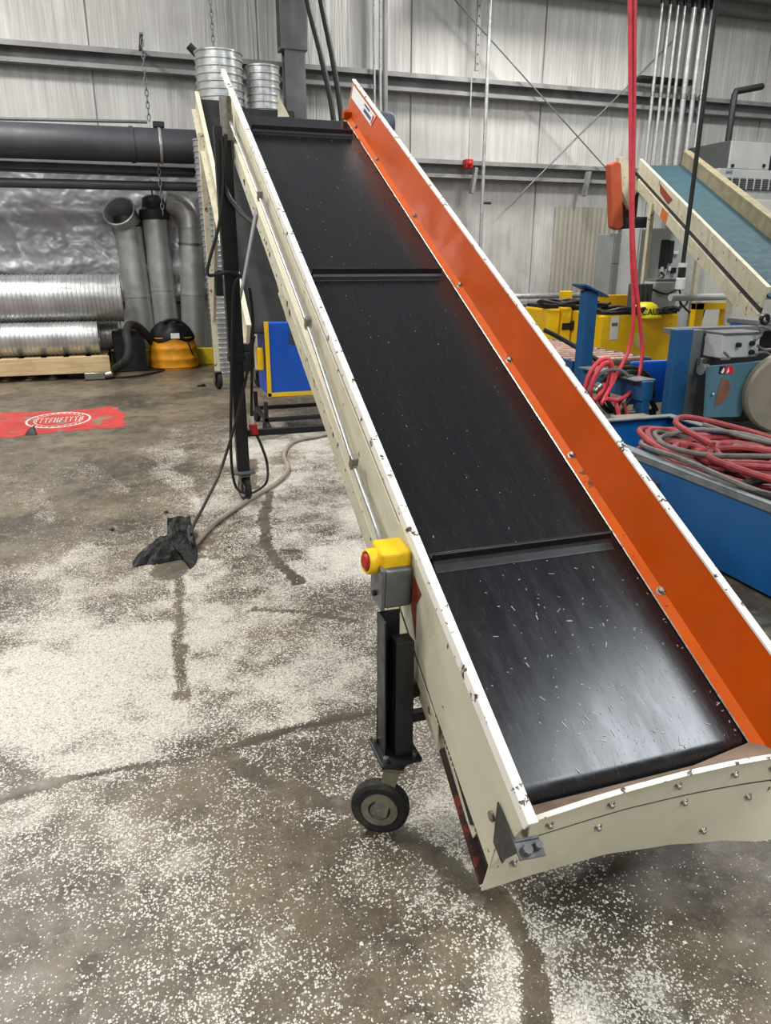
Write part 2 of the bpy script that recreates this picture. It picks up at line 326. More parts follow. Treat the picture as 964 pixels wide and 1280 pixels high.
def dens(x, y):
    sh = x.shape; x = x.ravel(); y = y.ravel(); num = np.zeros(x.shape); den = np.full(x.shape, 1e-9)
    for cx, cy, cv in CTRL:
        w_ = 1/((((x-cx)**2+(y-cy)**2)/max(.35, cy*.35))**2 + 1e-4); num += w_*cv; den += w_
    d = num/den
    d = np.where(y > 7.4, d*np.clip(1-(y-7.4)/2.6, .0, 1), d); d = np.where(x > 2.2, d*np.clip(1-(x-2.2)/.6, .15, 1), d)
    d = np.where(x < -2, d*np.clip(1-(-2-x)/2, 0.2, 1), d)
    n = .42*vnoise(x, y, 2.6, 0)+.33*vnoise(x, y, 6.6, 1)+.25*vnoise(x, y, 17., 2); n = n + .35*np.clip(d-.75, 0, 1)
    d = d*np.clip(.26+1.75*(n-.12), .15, 1.3)
    st = vnoise(x*.9+y*.35, y*.25-x*.1, 5, 3); d = d + np.where((x < .3) & (y > 3.0), (st > .62)*.22*np.clip((y-3)/1, 0, 1)*np.clip((9-y)/3, 0, 1), 0)
    for pl, wd in TRACKS:
        q = segdist(x, y, pl) + wd*.9*(vnoise(x, y, 13, 5)-.5) + wd*.5*(vnoise(x, y, 31, 6)-.5); d = d*np.clip((q-wd*.75)/(wd*.45), .34 if wd in (.02, .018, .03) else .10, 1) + .12*np.exp(-((q-wd*1.35)/(wd*.3))**2)*(d > .2)
    q = segdist(x, y, JOINT); d = d*np.clip((q+.010-.032*vnoise(x, y, 7, 4))/.015, .0, 1)
    return np.clip(d, 0, 1.05).reshape(sh)
xs = np.concatenate([np.linspace(-14, -2.7, 12), np.arange(-2.6, 3.2, .025), np.linspace(3.3, 24, 24)])
ys = np.concatenate([np.linspace(-6, .5, 8), np.arange(.55, 4.5, .022), np.arange(4.52, 9.6, .045), np.linspace(9.7, 13.4, 12)])
GX, GY = np.meshgrid(xs, ys, indexing='ij'); nx, ny = GX.shape
Dg = dens(GX, GY); jq = segdist(GX.ravel(), GY.ravel(), JOINT).reshape(GX.shape)
jq = jq + .012*(vnoise(GX, GY, 12, 6)-.5); jq = np.abs(jq); GZ = -.008*np.exp(-(jq/.011)**2)
me = bpy.data.meshes.new('floor'); idx = np.arange(nx*ny).reshape(nx, ny)
F = np.stack([idx[:-1, :-1], idx[1:, :-1], idx[1:, 1:], idx[:-1, 1:]], -1).reshape(-1, 4)
me.from_pydata(np.stack([GX, GY, GZ], -1).reshape(-1, 3).tolist(), [], F.tolist()); me.materials.append(FLOORM)
me.polygons.foreach_set('use_smooth', [True]*len(me.polygons))
a = me.attributes.new('dust', 'FLOAT', 'POINT'); a.data.foreach_set('value', Dg.ravel().astype('f'))
trk = np.zeros(GX.shape)
for pl, wd in TRACKS: trk = np.maximum(trk, .2*np.clip(1-(.4*wd*vnoise(GX, GY, 17, 3)+segdist(GX.ravel(), GY.ravel(), pl).reshape(GX.shape)-wd*.5)/(wd*.5), 0, 1))
stain_shade = np.zeros(GX.shape)
for ox, oy, rx, ry, s in ((1.02, 1.3, .22, .16, .8), (1.25, 1.22, .25, .12, .35), (.72, 2.75, .28, .12, .5), (.62, 2.42, .3, .06, .55), (1.25, 4.2, .3, .6, .4), (1.0, 3.55, .2, .2, .5), (.15, 3.75, .2, .15, .4), (.0, 2.33, .1, .1, .5), (1.62, 1.02, .05, .03, .8)):  # spots under the conveyor tail paint its shadow; the others are dark stains
    q = np.sqrt(((GX-ox)/rx)**2+((GY-oy)/ry)**2) + .9*(vnoise(GX, GY, 11, 5)-.5); stain_shade = np.maximum(stain_shade, s*np.clip(1.25-q, 0, 1))
gm = np.clip(np.maximum(np.maximum(trk, stain_shade), .85*np.exp(-(jq/(.006+.018*vnoise(GX, GY, 8, 4)**2))**2)), 0, .92)  # track, joint and stain dirt plus the painted tail shadow
a = me.attributes.new('grime', 'FLOAT', 'POINT'); a.data.foreach_set('value', gm.ravel().astype('f'))
fl = bpy.data.objects.new('floor', me); COL.objects.link(fl); structure(fl, 'stained grey-brown concrete floor dusted with white flakes')
# loose flakes
N0 = 760000
fx = rng.uniform(-1.4, 2.3, N0); fy = .75 + (7.2-.75)*rng.random(N0)**1.35
fd = dens(fx, fy); clump = .35+1.3*np.clip((vnoise(fx, fy, 24., 6)*.6+vnoise(fx, fy, 55., 7)*.4-.3)*2.2, 0, 1.2)
keep = rng.random(N0) < np.clip(fd, 0, 1)**1.6*clump*np.clip(1.25-fy*.13, .25, 1)*.85 + .012
fx, fy = fx[keep], fy[keep]; n = len(fx)
ang = rng.uniform(0, 6.28, n); sz = .0010+.0029*rng.random(n)**1.4; sz = sz*np.where(rng.random(n) < .05, 1.9, 1); asp = rng.uniform(.35, 1, n); ht = sz*rng.uniform(.3, .8, n)
V = np.zeros((n, 5, 3))
for k in range(4):
    t = ang + k*1.5708 + rng.uniform(-.3, .3, n); rr = sz*(asp if k % 2 else 1)
    V[:, k, 0] = fx+np.cos(t)*rr; V[:, k, 1] = fy+np.sin(t)*rr; V[:, k, 2] = .0004 + ht*rng.uniform(0, .5, n)
V[:, 4, 0] = fx+rng.uniform(-.3, .3, n)*sz; V[:, 4, 1] = fy; V[:, 4, 2] = ht
b5 = (np.arange(n)*5)[:, None]
T = np.concatenate([b5+np.array([[k, (k+1) % 4, 4]]) for k in range(4)], 1).reshape(-1, 3)
me = bpy.data.meshes.new('plastic_flakes'); me.vertices.add(n*5); me.vertices.foreach_set('co', V.ravel())
me.loops.add(T.size); me.loops.foreach_set('vertex_index', T.ravel()); me.polygons.add(len(T)); me.polygons.foreach_set('loop_start', np.arange(0, T.size, 3)); me.update(calc_edges=True); me.validate()
me.materials.append(FLAKE); fo = bpy.data.objects.new('plastic_flakes', me); COL.objects.link(fo)
tag(fo, 'loose white plastic flakes scattered over the concrete floor', 'flakes', kind='stuff')

# ------------------------------------------------------------------ back wall, steelwork
WY = 13.3
wall = MB().span((-14, WY+.03, 0), (24, WY+.2, 9)).build('wall_back', WALLM); structure(wall, 'white vinyl-faced back wall with vertical seams')
WLOC[wall.name] = (0, 0, 0)
sx = [-14, -10.3, -7.8, -5.3, -2.75, -.22, 2.3, 4.88, 7.4, 9.9, 12.4, 14.9, 17.4, 24]
for x0, x1 in zip(sx[:-1], sx[1:]): MB().span((x0+.012, WY, 0), (x1-.012, WY+.03, 9)).build('panel', WALLM, wall, .01)
def girt(n_, z0, z1):
    m = MB()
    m.span((-14, WY-.20, z1-.012), (24, WY-.002, z1)).span((-14, WY-.20, z1-.07), (24, WY-.188, z1-.012)).span((-14, WY-.03, z0), (24, WY-.004, z1-.012))
    m.span((-14, WY-.21, z0), (24, WY-.03, z0+.012)).span((-14, WY-.21, z0+.012), (24, WY-.198, z0+.06))
    structure(m.build('trim_%d' % n_, GIRT, None), 'grey steel wall girt running along the back wall')
girt(1, 4.33, 4.61); girt(2, 3.03, 3.32)
m = MB(); a0, a1 = at(700, 2, 12.6), at(964, 34, 12.6)
m.span((5.2, 12.3, 6.15), (24, 13.28, 6.30)).span((5.2, 12.3, 6.30), (24, 12.36, 6.62)).span((5.2, 12.9, 6.02), (24, 13.28, 6.15))
structure(m.build('trim_3', GIRT), 'dark steel eave beam at the top right')
# building column (I-section with thicker upper part)
m = MB(); m.span((2.56, 12.78, 4.75), (2.98, 12.80, 7)).span((2.56, 13.06, 4.75), (2.98, 13.08, 7)).span((2.75, 12.8, 0), (2.79, 13.06, 7)).span((2.62, 12.80, 0), (2.94, 12.83, 4.78)).span((2.62, 13.04, 0), (2.94, 13.06, 4.78)).span((2.56, 12.78, 4.72), (2.98, 13.08, 4.76))
structure(m.build('trim_4', GREYP, None, .004), 'grey steel building column against the wall')
def rod(name, p, q, r, mat, label, cat, n=8, group=None): return tag(MB().tube([p, q], r, n).build(name, mat), label, cat, group)
rod('brace_rod', at(560, -10, 13.0), at(763, 216, 13.0), .012, GREYP, 'thin wall brace rod slanting down to the right', 'rod')
rod('brace_rod', at(850, 42, 13.05), at(632, 262, 13.05), .012, GREYP, 'thin wall brace rod slanting down to the left', 'rod')
def vline(px, py, Y, z0, z1): p = at(px, py, Y); return (p.x, Y, z0), (p.x, Y, z1)
p, q = vline(605, 200, 12.95, 1.6, 7); t = thing('wall_pipe', 'tall thin galvanised pipe with a side valve on the wall', 'pipe', p)
MB().tube([p, q], .032, 10).build('pipe', STEEL, t)
MB().tube([Vector((p[0], 12.95, 2.62)), Vector((p[0]+.16, 12.92, 2.62))], .022, 8).build('valve', BLACKP, t)
p, q = vline(598, 50, 13.0, 4.75, 7); m = MB(); m.span((p[0]-.03, 13.0, 4.7), (p[0]+.03, 13.04, 7)); t = m.build('perforated_strut', GIRT); tag(t, 'perforated steel strut hanging beside the thin wall pipe', 'strut'); WLOC[t.name] = (0, 0, 0)
m = MB()
for k in range(16): m.cyl((p[0], 12.997, 4.8+k*.14), (p[0], 13.0, 4.8+k*.14), .014, 8)
m.build('slots', BLKI, t, kind='stuff')
b = at(585, 205, 13.02); t = thing('fire_alarm', 'small red alarm box under a conduit on the wall', 'alarm', b)
MB().box(b, (.13, .16, .15)).build('box', RED, t, .012); MB().lathe([(.045, 0), (.04, .03), (0.01, .045)], b+Vector((0, -.08, 0)), (0, -1, 0), 14).build('horn', RED, t)
MB().tube([b+Vector((.02, .02, .07)), b+Vector((.02, .02, 1.5))], .012, 8).build('conduit', STEEL, t)
for px, r, mt, lb in ((468, .02, STEEL, 'thin bright conduit rising behind the orange side wing'), (475.5, .026, STEEL, 'second thin bright conduit rising behind the orange side wing'), (481.5, .045, GIRT, 'dark strut rising beside the two thin conduits')):
    p, q = vline(px, 60, 13.03, 0, 7); rod('wall_conduit', p, q, r, mt, lb, 'conduit')
HT = 13.06
for px, py, wz, hz, lb in ((733, 230, .06, .42, 'short steel hanger tab below the lower girt near the right'), (592, 226, .06, .42, 'short steel hanger tab below the lower girt near the alarm')):
    c = at(px, py, HT); tag(MB().bar(c+Vector((-.03, 0, -hz/2)), c+Vector((.03, 0, hz/2)), wz, .12, (0, 1, 0)).build('hanger_tab', GIRT, None, .004), lb, 'bracket')
# beige sheet on the lower wall
a0, a1 = at(694, 270, 13.28), at(770, 268, 13.28)
m = MB(); nst = 26
def wav(i, j): x = a0.x+(a1.x-a0.x)*i; return (x, 13.27-.012*abs(math.sin(i*nst*math.pi/2)), 2.62*j)
m.grid(wav, nst*4, 1, (0, .012, 0)); tag(m.build('wall_sheet', BEIGEW), 'beige ribbed metal sheet fixed low on the back wall', 'sheet')
# vertical conduits bundle at right
specs = [(807, .028), (817, .028), (826, .028), (834, .028), (845, .05), (856.5, .045), (867, .045)]
ords = ['leftmost', 'second', 'third', 'fourth', 'fifth and thickest', 'sixth', 'rightmost']
for (px, r), o_ in zip(specs, ords):
    p, q = vline(px, 202, 12.85, 3.2, 7.2); t = thing('wall_conduit', '%s galvanised conduit of the bundle of seven at right' % o_, 'conduit', p, 'conduit bundle at the right')
    MB().tube([p, q], r, 12).build('pipe', STEEL, t); MB().cyl((p[0], 12.85, 4.5), (p[0], 12.85, 4.58), r*1.25, 12).build('coupling', ZINC, t); MB().cyl((p[0], 12.85, 5.95), (p[0], 12.85, 6.3), r*1.15, 12).build('coupling', BLACKP, t)
c = at(835, 100, 12.98); tag(MB().box(c+Vector((0, .1, 0)), (1.25, .3, .06)).build('conduit_clamp', BLACKP, None, .005), 'black strut clamp holding the conduit bundle', 'clamp')
# hanging black cord
p = at(852, 345, 7.7); t = thing('power_drop', 'black power drop cord with white connector hanging before the teal conveyor', 'cord', p)
MB().tube([p+Vector((0, 0, .1)), p+Vector((0, 0, 5))], .026, 8).build('cord', CABLE, t)
MB().cyl(p+Vector((0, 0, -.02)), p+Vector((0, 0, .1)), .045, 12).build('grip', BLACKP, t); MB().cyl(p+Vector((0, 0, -.16)), p+Vector((0, 0, -.02)), .055, 14).build('connector', WHITEP, t, .01); MB().cyl(p+Vector((0, 0, .1)), p+Vector((0, 0, .15)), .05, 14).build('collar', WHITEP, t)
# two thick cables near column
for a_, b_, lb in (((384, 0), (417, 150), 'left one of two thick black cables slanting before the wall'), ((401, 0), (427, 150), 'right one of two thick black cables slanting before the wall')):
    tag(MB().tube(cr([at(a_[0]-8, a_[1]-60, 12.6), at(*a_, 12.6), at((a_[0]+b_[0])/2+2, 75, 12.5), at(*b_, 12.4), at(b_[0]+4, 240, 12.2)], 6), .045, 8).build('thick_cable', CABLE), lb, 'cable')
# chains
def chain(px, Y, z0, z1, label):
    x = at(px, 60, Y).x; m = MB(); k = 0; z = z1
    while z > z0:
        a_ = 0 if k % 2 else math.pi/2; pts = []
        for q in range(10):
            th = 2*math.pi*q/10; cx_ = .022*math.cos(th); cz = .05*math.sin(th); pts.append((x+cx_*math.cos(a_), Y+cx_*math.sin(a_), z+cz))
        m.tube(pts, .008, 5, True); z -= .078; k += 1
    tag(m.build('hanger_chain', GREYP), label, 'chain')
chain(267, 12.6, 4.5, 6.2, 'steel chain hanging above the tall spiral duct'); chain(178, 12.3, 3.55, 4.6, 'steel chain holding up the big dark duct')
x_ = at(178, 60, 12.3).x; tag(MB().bar((x_, 13.1, 4.62), (x_, 12.22, 4.62), .05, .03).build('wall_bracket', GIRT, None, .004), 'short steel arm on the upper girt holding the duct chain', 'bracket')
chain(185, 12.3, 2.3, 2.95, 'short chain hanging under the big dark duct')

# ------------------------------------------------------------------ left side: ducts, foil, pallet, vacuum
def duct_mesh(p, q, r, step=.05, amp=.012, n=28):
    p = Vector(p); q = Vector(q); L = (q-p).length; prof = []
    k = int(L/step); h = L/k
    for i in range(k):
        prof += [(r, i*h), (r, i*h+h*.62), (r+amp, i*h+h*.72), (r+amp, i*h+h*.9)]
    prof.append((r, L)); inner = [(r-.012, L), (r-.012, 0)]
    m = MB(); m.lathe(prof+inner+[prof[0]], p, q-p, n, cap=False); return m
# big dark duct on wall
t = thing('dark_duct', 'big dark grey round duct hung along the wall', 'duct', (0, 12.3, 3.05))
MB().lathe([(.23, 0), (.23, 6.2), (.243, 6.2), (.243, 6.26), (.23, 6.26), (.23, 7.15), (.0, 7.15)], (-6, 12.3, 3.17), (1, 0, .008), 28).build('pipe', DKGREY, t)
MB().lathe([(.238, 0), (.243, .02), (.238, .04)], (.6, 12.3, 3.222), (1, 0, 0), 28, False).build('clamp_band', STEEL, t)
MB().box((.62, 12.3, 3.50), (.16, .1, .08)).build('bracket', BLACKP, t, .01)
tag(MB().tube([(-6, 12.45, 2.64), (1.4, 12.45, 2.70)], .065, 14).build('dark_pipe', DKGREY), 'thin dark pipe running under the big dark duct', 'pipe')
tag(MB().tube([at(-60, 147, 12.35), at(184, 152.5, 12.35)], .022, 8).build('hanger_rail', GREYP), 'thin grey rail above the big dark duct', 'rail')
tag(MB().span((-6, 12.4, 2.84), (1.1, 12.7, 2.95)).build('shade_band', BLACKM, None, .02), 'black baffle box put in for the dark shade under the big dark duct', 'shading')  # black strip added where shade falls below the duct
# foil sheet: wrinkled
def foil(u, v):
    x = -4.2+5.6*u; z = 1.0+1.95*v; p = Vector((x*1.1, z*1.3, .3))
    bulge = .20*math.exp(-((v-.28)/.10)**2)*(.6+.8*mnoise.noise(Vector((x*.8, .2, 0)))) + .10*math.exp(-((v-.08)/.07)**2)
    rid = abs(mnoise.noise(p*1.2))*.14 + abs(mnoise.noise(p*3.3))*.035 + .02*abs(mnoise.noise(p*6.3))+.010*mnoise.noise(p*13)
    return (x, 13.16-bulge+rid*.9-.05, z - .12*math.exp(-((v-.2)/.2)**2)*mnoise.noise(Vector((x, 3, 0))))
tag(MB().grid(foil, 220, 100, (0, .01, 0)).build('foil_sheet', FOIL), 'crumpled silver foil insulation sheet draped on the left wall', 'sheet')
# lying spiral ducts on pallet
t = tag(duct_mesh((-5, 12.05, 1.105), (-.14, 12.05, 1.105), .335, .06, .011).build('spiral_duct', DUCT), 'upper long spiral duct lying on the timber pallet', 'duct', 'lying spiral ducts')
t = tag(duct_mesh((-5, 11.85, .56), (-.52, 11.85, .56), .235, .06, .010).build('spiral_duct', DUCT), 'lower shorter spiral duct lying on the timber pallet', 'duct', 'lying spiral ducts')
t = tag(duct_mesh((-5, 12.42, .54), (-.25, 12.42, .54), .22, .06, .010).build('spiral_duct', DUCT2), 'spiral duct lying in shade behind the lower duct on the pallet', 'duct', 'lying spiral ducts')
t = thing('timber_pallet', 'pale timber pallet carrying the lying spiral ducts', 'pallet', (-2.2, 12, 0))
MB().span((-4.6, 11.5, .09), (-.40, 11.55, .325)).build('side_board', WOOD, t, .006)
MB().span((-4.6, 12.6, .09), (-.40, 12.65, .325)).build('side_board', WOOD, t, .006)
for k in range(14): MB().span((-4.55+k*.3, 11.55, .29), (-4.33+k*.3, 12.6, .318)).build('deck_board', WOOD, t, .004)
for x in (-4.3, -2.4, -.6): MB().span((x-.1, 11.5, 0), (x+.1, 12.65, .09)).build('runner', WOOD, t, .006)
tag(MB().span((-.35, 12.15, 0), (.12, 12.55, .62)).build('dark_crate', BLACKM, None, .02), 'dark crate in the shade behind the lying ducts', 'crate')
tag(MB().box((-.62, 11.42, .06), (.28, .1, .1)).lathe([(.05, 0), (.05, .1), (.03, .12)], (-.48, 11.42, .06), (1, 0, .2), 10).build('loose_fitting', ZINC, None, .01), 'small white and silver fitting on the floor by the pallet', 'fitting')
# three leaning ducts
def lean(label, b_, tp, r, top):
    b_ = Vector(b_); tp = Vector(tp); t = thing('leaning_duct', label, 'duct', b_, 'ducts leaning on the wall')
    ax = (tp-b_).normalized(); L = (tp-b_).length
    MB().lathe([(r, 0), (r, L*.5), (r+.006, L*.5), (r+.006, L*.515), (r, L*.515), (r, L)], b_, tp-b_, 24).build('pipe', DUCT2, t)
    if top == 'collar':
        q = tp+Vector((-.07, -.12, .16)); d = Vector((-.35, -.75, .55))
        MB().lathe([(r, -.2), (r+.02, 0), (r+.04, .06), (r+.045, .12), (r+.02, .12), (r, .0), (r-.06, -.2)], q, d, 24, False).build('collar', DUCT, t)
        MB().lathe([(r, 0), (r*.98, .06), (r*.9, .16)], tp, ax, 20).build('neck', BLACKM, t)
    elif top == 'band':
        MB().lathe([(r+.02, -.08), (r+.03, -.04), (r+.03, .06), (r*.9, .1), (r*.8, .24), (r*.45, .28)], tp, ax, 24).build('cap', BLACKM, t)
        MB().tube([tp+ax*.28, tp+ax*.5], .02, 6).build('hook', ZINC, t)
    else:
        pts = cr([tp-ax*.05, tp+Vector((-.02, .02, .14)), tp+Vector((-.14, .04, .30)), tp+Vector((-.36, .03, .36))], 6); MB().tube(pts, r*1.03, 20).build('elbow', DUCT2, t)
        MB().lathe([(r+.012, 0), (r+.012, .03)], tp-ax*.3, ax, 24, False).build('band', ZINC, t)
lean('leftmost leaning metal duct with an open flared collar on top', Vector((at(182, 440, 12.98).x, 12.98, .01)), at(160, 284, 13.0), .21, 'collar')
lean('middle leaning metal duct with a black cap', Vector((at(212, 440, 12.98).x, 12.98, .01)), at(193, 268, 13.02), .20, 'band')
lean('right leaning metal duct with an elbow bent at the top', Vector((at(242, 440, 12.98).x, 12.98, .01)), at(239, 282, 13.0), .20, 'elbow')
tag(MB().span((-6, 12.6, 0), (2.4, 12.74, .27)).build('yellow_kerb', YELK, None, .015), 'low yellow painted kerb along the foot of the wall', 'kerb')
# bag vacuum
b = atz(219, 460); t = thing('bag_vacuum', 'orange pleated bag vacuum with black top and hose', 'vacuum', b)
prof = []; nz = 40
def bagr(z): return .385*(1-.10*(z/.5)**2)*(1-.05*abs(math.sin(z*19))) if z > .03 else .35
m = MB(); loops = []
for i in range(nz+1):
    z = .50*i/nz; L = []
    for k in range(36):
        th = 2*math.pi*k/36; r = bagr(z)*(1+.02*mnoise.noise(Vector((math.cos(th)*2, math.sin(th)*2, z*9)))); L.append(b+Vector((r*math.cos(th), r*.8*math.sin(th), z)))
    loops.append(L)
m.loft(loops, True, True, True).build('pleated_bag', BAGY, t)
m = MB(); loops = []
for z, r in ((.42, .30), (.46, .35), (.50, .345), (.60, .29), (.68, .21), (.71, .15), (.715, .02)):
    loops.append([b+Vector((r*math.cos(2*math.pi*k/30)*(1+.04*math.sin(3*k)), r*.82*math.sin(2*math.pi*k/30), z + .03*math.sin(k*.9))) for k in range(30)])
m.loft(loops, True, True, True).build('black_top', BLKC, t)
MB().tube(cr([b+Vector((-.16, -.05, .66)), b+Vector((-.08, -.06, .75)), b+Vector((.1, -.06, .75)), b+Vector((.2, -.05, .68))], 6), .02, 8).build('handle', BLACKP, t)
MB().box(b+Vector((.03, -.285, .53)), (.13, .012, .08)).build('tag', WHITEP, t)
MB().tube(cr([b+Vector((.2, -.2, .5)), b+Vector((.24, -.22, .35)), b+Vector((.29, -.17, .2))], 6), .012, 6).build('strap', BLACKP, t)
hose = [b, at(176, 411, 12.0), at(163, 406, 11.8), at(158, 416, 11.6), at(161, 437, 11.4), at(155, 453, 11.35), atz(130, 466, .06), atz(90, 468, .06), atz(68, 464, .06)]
MB().tube(cr([b+Vector((-.3, 0, .40))]+hose[1:], 8), .06, 12).build('hose', RUBBER, t)
tag(MB().tube(cr([atz(70, 466, .015), atz(120, 472, .015), atz(170, 470, .015), atz(205, 462, .015), atz(150, 464, .015), atz(120, 469, .015)], 8), .014, 6).build('thin_cord', CABLE), 'thin black cord lying on the floor before the bag vacuum', 'cord')
tag(MB().box(atz(252, 482, .01), (.11, .05, .02)).box(atz(254, 481, .02), (.05, .06, .02)).build('scrap_piece', BLKI, None, .005), 'small dark scrap on the floor near the far caster', 'scrap')
b = atz(39, 544); tag(MB().prism([b+Vector((-.06, 0, 0)), b+Vector((.05, -.03, 0)), b+Vector((.03, .04, .075)), b+Vector((-.03, .02, .04))], (0, .05, .005)).build('scrap_piece', BLKI, None, .004), 'small dark wedge lying on the red floor patch', 'scrap')
for i, (px, py) in enumerate(((208, 641), (140, 663))):
    b = atz(px, py); tag(MB().lathe([(.012, 0), (.018, .006), (.01, .014)], b, (0, 0, 1), 7).build('scrap_piece', BLKI), ('tiny black scrap on the floor beyond the crumpled bag', 'tiny black scrap on the floor left of the crumpled bag')[i], 'scrap')

# red painted floor sign with white oval emblem (lettering unreadable in the photo)
P4 = [(-3.2, 7.75), (-1.36, 7.80), (-.215, 8.0), (-.2, 8.6), (-.3, 9.2), (-.9, 9.05), (-1.5, 9.2), (-3.2, 9.1)]
sign = thing('floor_sign', 'worn red painted floor patch with a white oval emblem', 'floor sign', (-.9, 8.55, 0))
rs = random.Random(8); PR = []
for (xa_, ya_), (xb_, yb_) in zip(P4, P4[1:]+P4[:1]):
    for q_ in range(9): PR.append((xa_+(xb_-xa_)*q_/9+rs.uniform(-.03, .03), ya_+(yb_-ya_)*q_/9+rs.uniform(-.05, .05)))
MB().prism([(x, y, .001) for x, y in PR], (0, 0, .0015)).build('red_patch', REDF, sign)
c = Vector((-.89, 8.56, .003)); em = MB()
def ell(a, b_, k, n=48): th = 2*math.pi*k/n; return (c.x+a*math.cos(th), c.y+b_*math.sin(th), c.z)
for (ra, rb, wd) in ((.33, .43, .022), (.25, .33, .010)):
    n = 48; vs = [ell(ra, rb, k) for k in range(n)] + [ell(ra-wd, rb-wd*1.6, k) for k in range(n)]; em.add(vs, [(k, (k+1) % n, n+(k+1) % n, n+k) for k in range(n)])
em.build('oval_ring', WHITEF, sign)
em = MB(); random.seed(3)
x = c.x-.235
while x < c.x+.22:
    wd = random.uniform(.03, .045)
    for (ya, yb, xa, xb) in random.choice([[(-.13, .13, 0, .012), (.09, .13, 0, wd), (-.02, .02, 0, wd*.8)], [(-.13, .13, 0, .012), (-.13, .13, wd-.012, wd), (-.02, .02, 0, wd)], [(-.13, .13, wd*.35, wd*.6), (.09, .13, 0, wd)]]):
        em.add([(x+xa, c.y+ya, c.z), (x+xb, c.y+ya, c.z), (x+xb, c.y+yb, c.z), (x+xa, c.y+yb, c.z)], [(0, 1, 2, 3)])
    x += wd+.014
for k in range(30):
    th = 2*math.pi*k/30
    if abs(math.sin(th)) < .45: continue
    ax = c.x+.285*math.cos(th); ay = c.y+.375*math.sin(th); em.add([(ax-.008, ay-.02, c.z), (ax+.008, ay-.02, c.z), (ax+.008, ay+.02, c.z), (ax-.008, ay+.02, c.z)], [(0, 1, 2, 3)])
em.build('oval_lettering', WHITEF, sign, kind='stuff')
random.seed(7)

# ------------------------------------------------------------------ black granulator tower with spiral ducts
x0, x1, Yt = 1.24, 2.45, 11.6
t = thing('granulator', 'tall black granulator tower behind the conveyor head', 'machine', (1.85, 12.1, 0))
MB().span((x0, Yt, .3), (x1, Yt+.9, 3.62)).build('body', BLACKM, t, .02)
MB().span((x0-.03, Yt-.03, 3.55), (x1+.03, Yt+.93, 3.66)).build('top_flange', BLACKP, t, .01)
for z0, z1 in ((.95, 1.9), (1.96, 2.75), (2.81, 3.5)):
    MB().span((x0+.32, Yt-.025, z0), (x1-.06, Yt, z1)).build('panel', CHAR, t, .012)
MB().span((x0+.24, Yt-.05, .3), (x0+.3, Yt, 3.55)).build('corner_post', BLACKP, t, .008)
MB().span((x0-.02, Yt-.02, 0), (x1+.02, Yt+.92, .3)).build('plinth', BLACKM, t, .01)
tag(duct_mesh((1.51, 12.05, 3.66), (1.51, 12.05, 4.42), .325, .085, .016).build('spiral_duct', DUCT), 'wide upright spiral duct on the black granulator tower', 'duct')
tag(duct_mesh((2.14, 12.1, 3.66), (2.14, 12.1, 4.30), .235, .085, .014).build('spiral_duct', DUCT), 'narrower upright spiral duct on the tower beside the wide one', 'duct')
tag(duct_mesh((1.22, 11.3, .0), (1.14, 11.3, 3.2), .14, .07, .01).build('spiral_duct', DUCT), 'slim upright spiral duct behind the far conveyor rails', 'duct')
tag(MB().tube([at(236, 57, 12.4), at(250, 72, 12.4), at(262, 90, 12.4)], .055, 12).build('pipe_stub', BLACKM), 'short black pipe stub poking out beside the wide duct', 'pipe')
tag(MB().prism([at(348, 118, 11.5), at(348, 146, 11.5), at(362, 146, 11.5)], (0, .06, 0)).build('cream_gusset', CREAM), 'small cream triangular gusset on the granulator top', 'gusset')

# ------------------------------------------------------------------ second, far conveyor (behind left)
t = thing('far_conveyor', 'cream inclined conveyor in the background with a blue yellow-edged hopper', 'conveyor', (1.35, 9, 0))
lo, hi = Vector((1.04, 7.35, .95)), Vector((1.04, 10.75, 3.55)); dv = (hi-lo).normalized(); nv = Vector((0, -dv.z, dv.y))
for X in (1.04, 1.46):
    m = MB(); m.bar(Vector((X, lo.y, lo.z)), Vector((X, hi.y, hi.z)), .035, .20, nv); m.bar(Vector((X-.03, lo.y, lo.z))-nv*.1, Vector((X-.03, hi.y, hi.z))-nv*.1, .08, .02, nv); m.build('side_rail', CREAM_OLD, t, .004)
    m = MB(); m.bar(Vector((X, lo.y, lo.z))+nv*.12, Vector((X, hi.y, hi.z))+nv*.12, .05, .03, nv); m.build('rail_rim', CREAM, t, .004)
MB().bar(Vector((1.25, lo.y, lo.z))+nv*.03, Vector((1.25, hi.y, hi.z))+nv*.03, .38, .02, nv).build('belt', BLACKM, t)
for X in (.99, 1.53):
    q = MB().span((X-.035, 10.05, .2), (X+.035, 10.12, 3.1)).build('leg', CREAM_OLD, t, .006)
    MB().bar((X, 10.0, .9), (X, 9.0, 2.1), .04, .05, nv).build('brace', CREAM_OLD, t, .004)
    MB().lathe([(.03, -.03), (.105, -.03), (.12, -.015), (.12, .015), (.105, .03), (.03, .03)], (X, 10.09, .12), (1, .2, 0), 20).build('caster_wheel', RUBBER, t)
    MB().span((X-.05, 10.02, .1), (X-.04, 10.16, .24)).span((X+.04, 10.02, .1), (X+.05, 10.16, .24)).span((X-.05, 10.0, .23), (X+.05, 10.18, .25)).build('caster_fork', ZINC, t, .004)
MB().box((1.04, 9.5, 1.38), (.13, .1, .3)).build('switch_box', BLACKP, t, .02)
hx0, hx1, hy, hz0, hz1 = 1.20, 1.98, 7.3, .36, 1.07
MB().span((hx0, hy, hz0), (hx1, hy+.55, hz1)).build('hopper', BLUEB, t, .008)
e = .03
MB().span((hx0-.01, hy-.015, hz0-.01), (hx0+e, hy+.01, hz1+.01)).span((hx0-.01, hy-.015, hz0-.01), (hx1, hy+.01, hz0+e)).build('hopper_edge', YEL, t, .003)
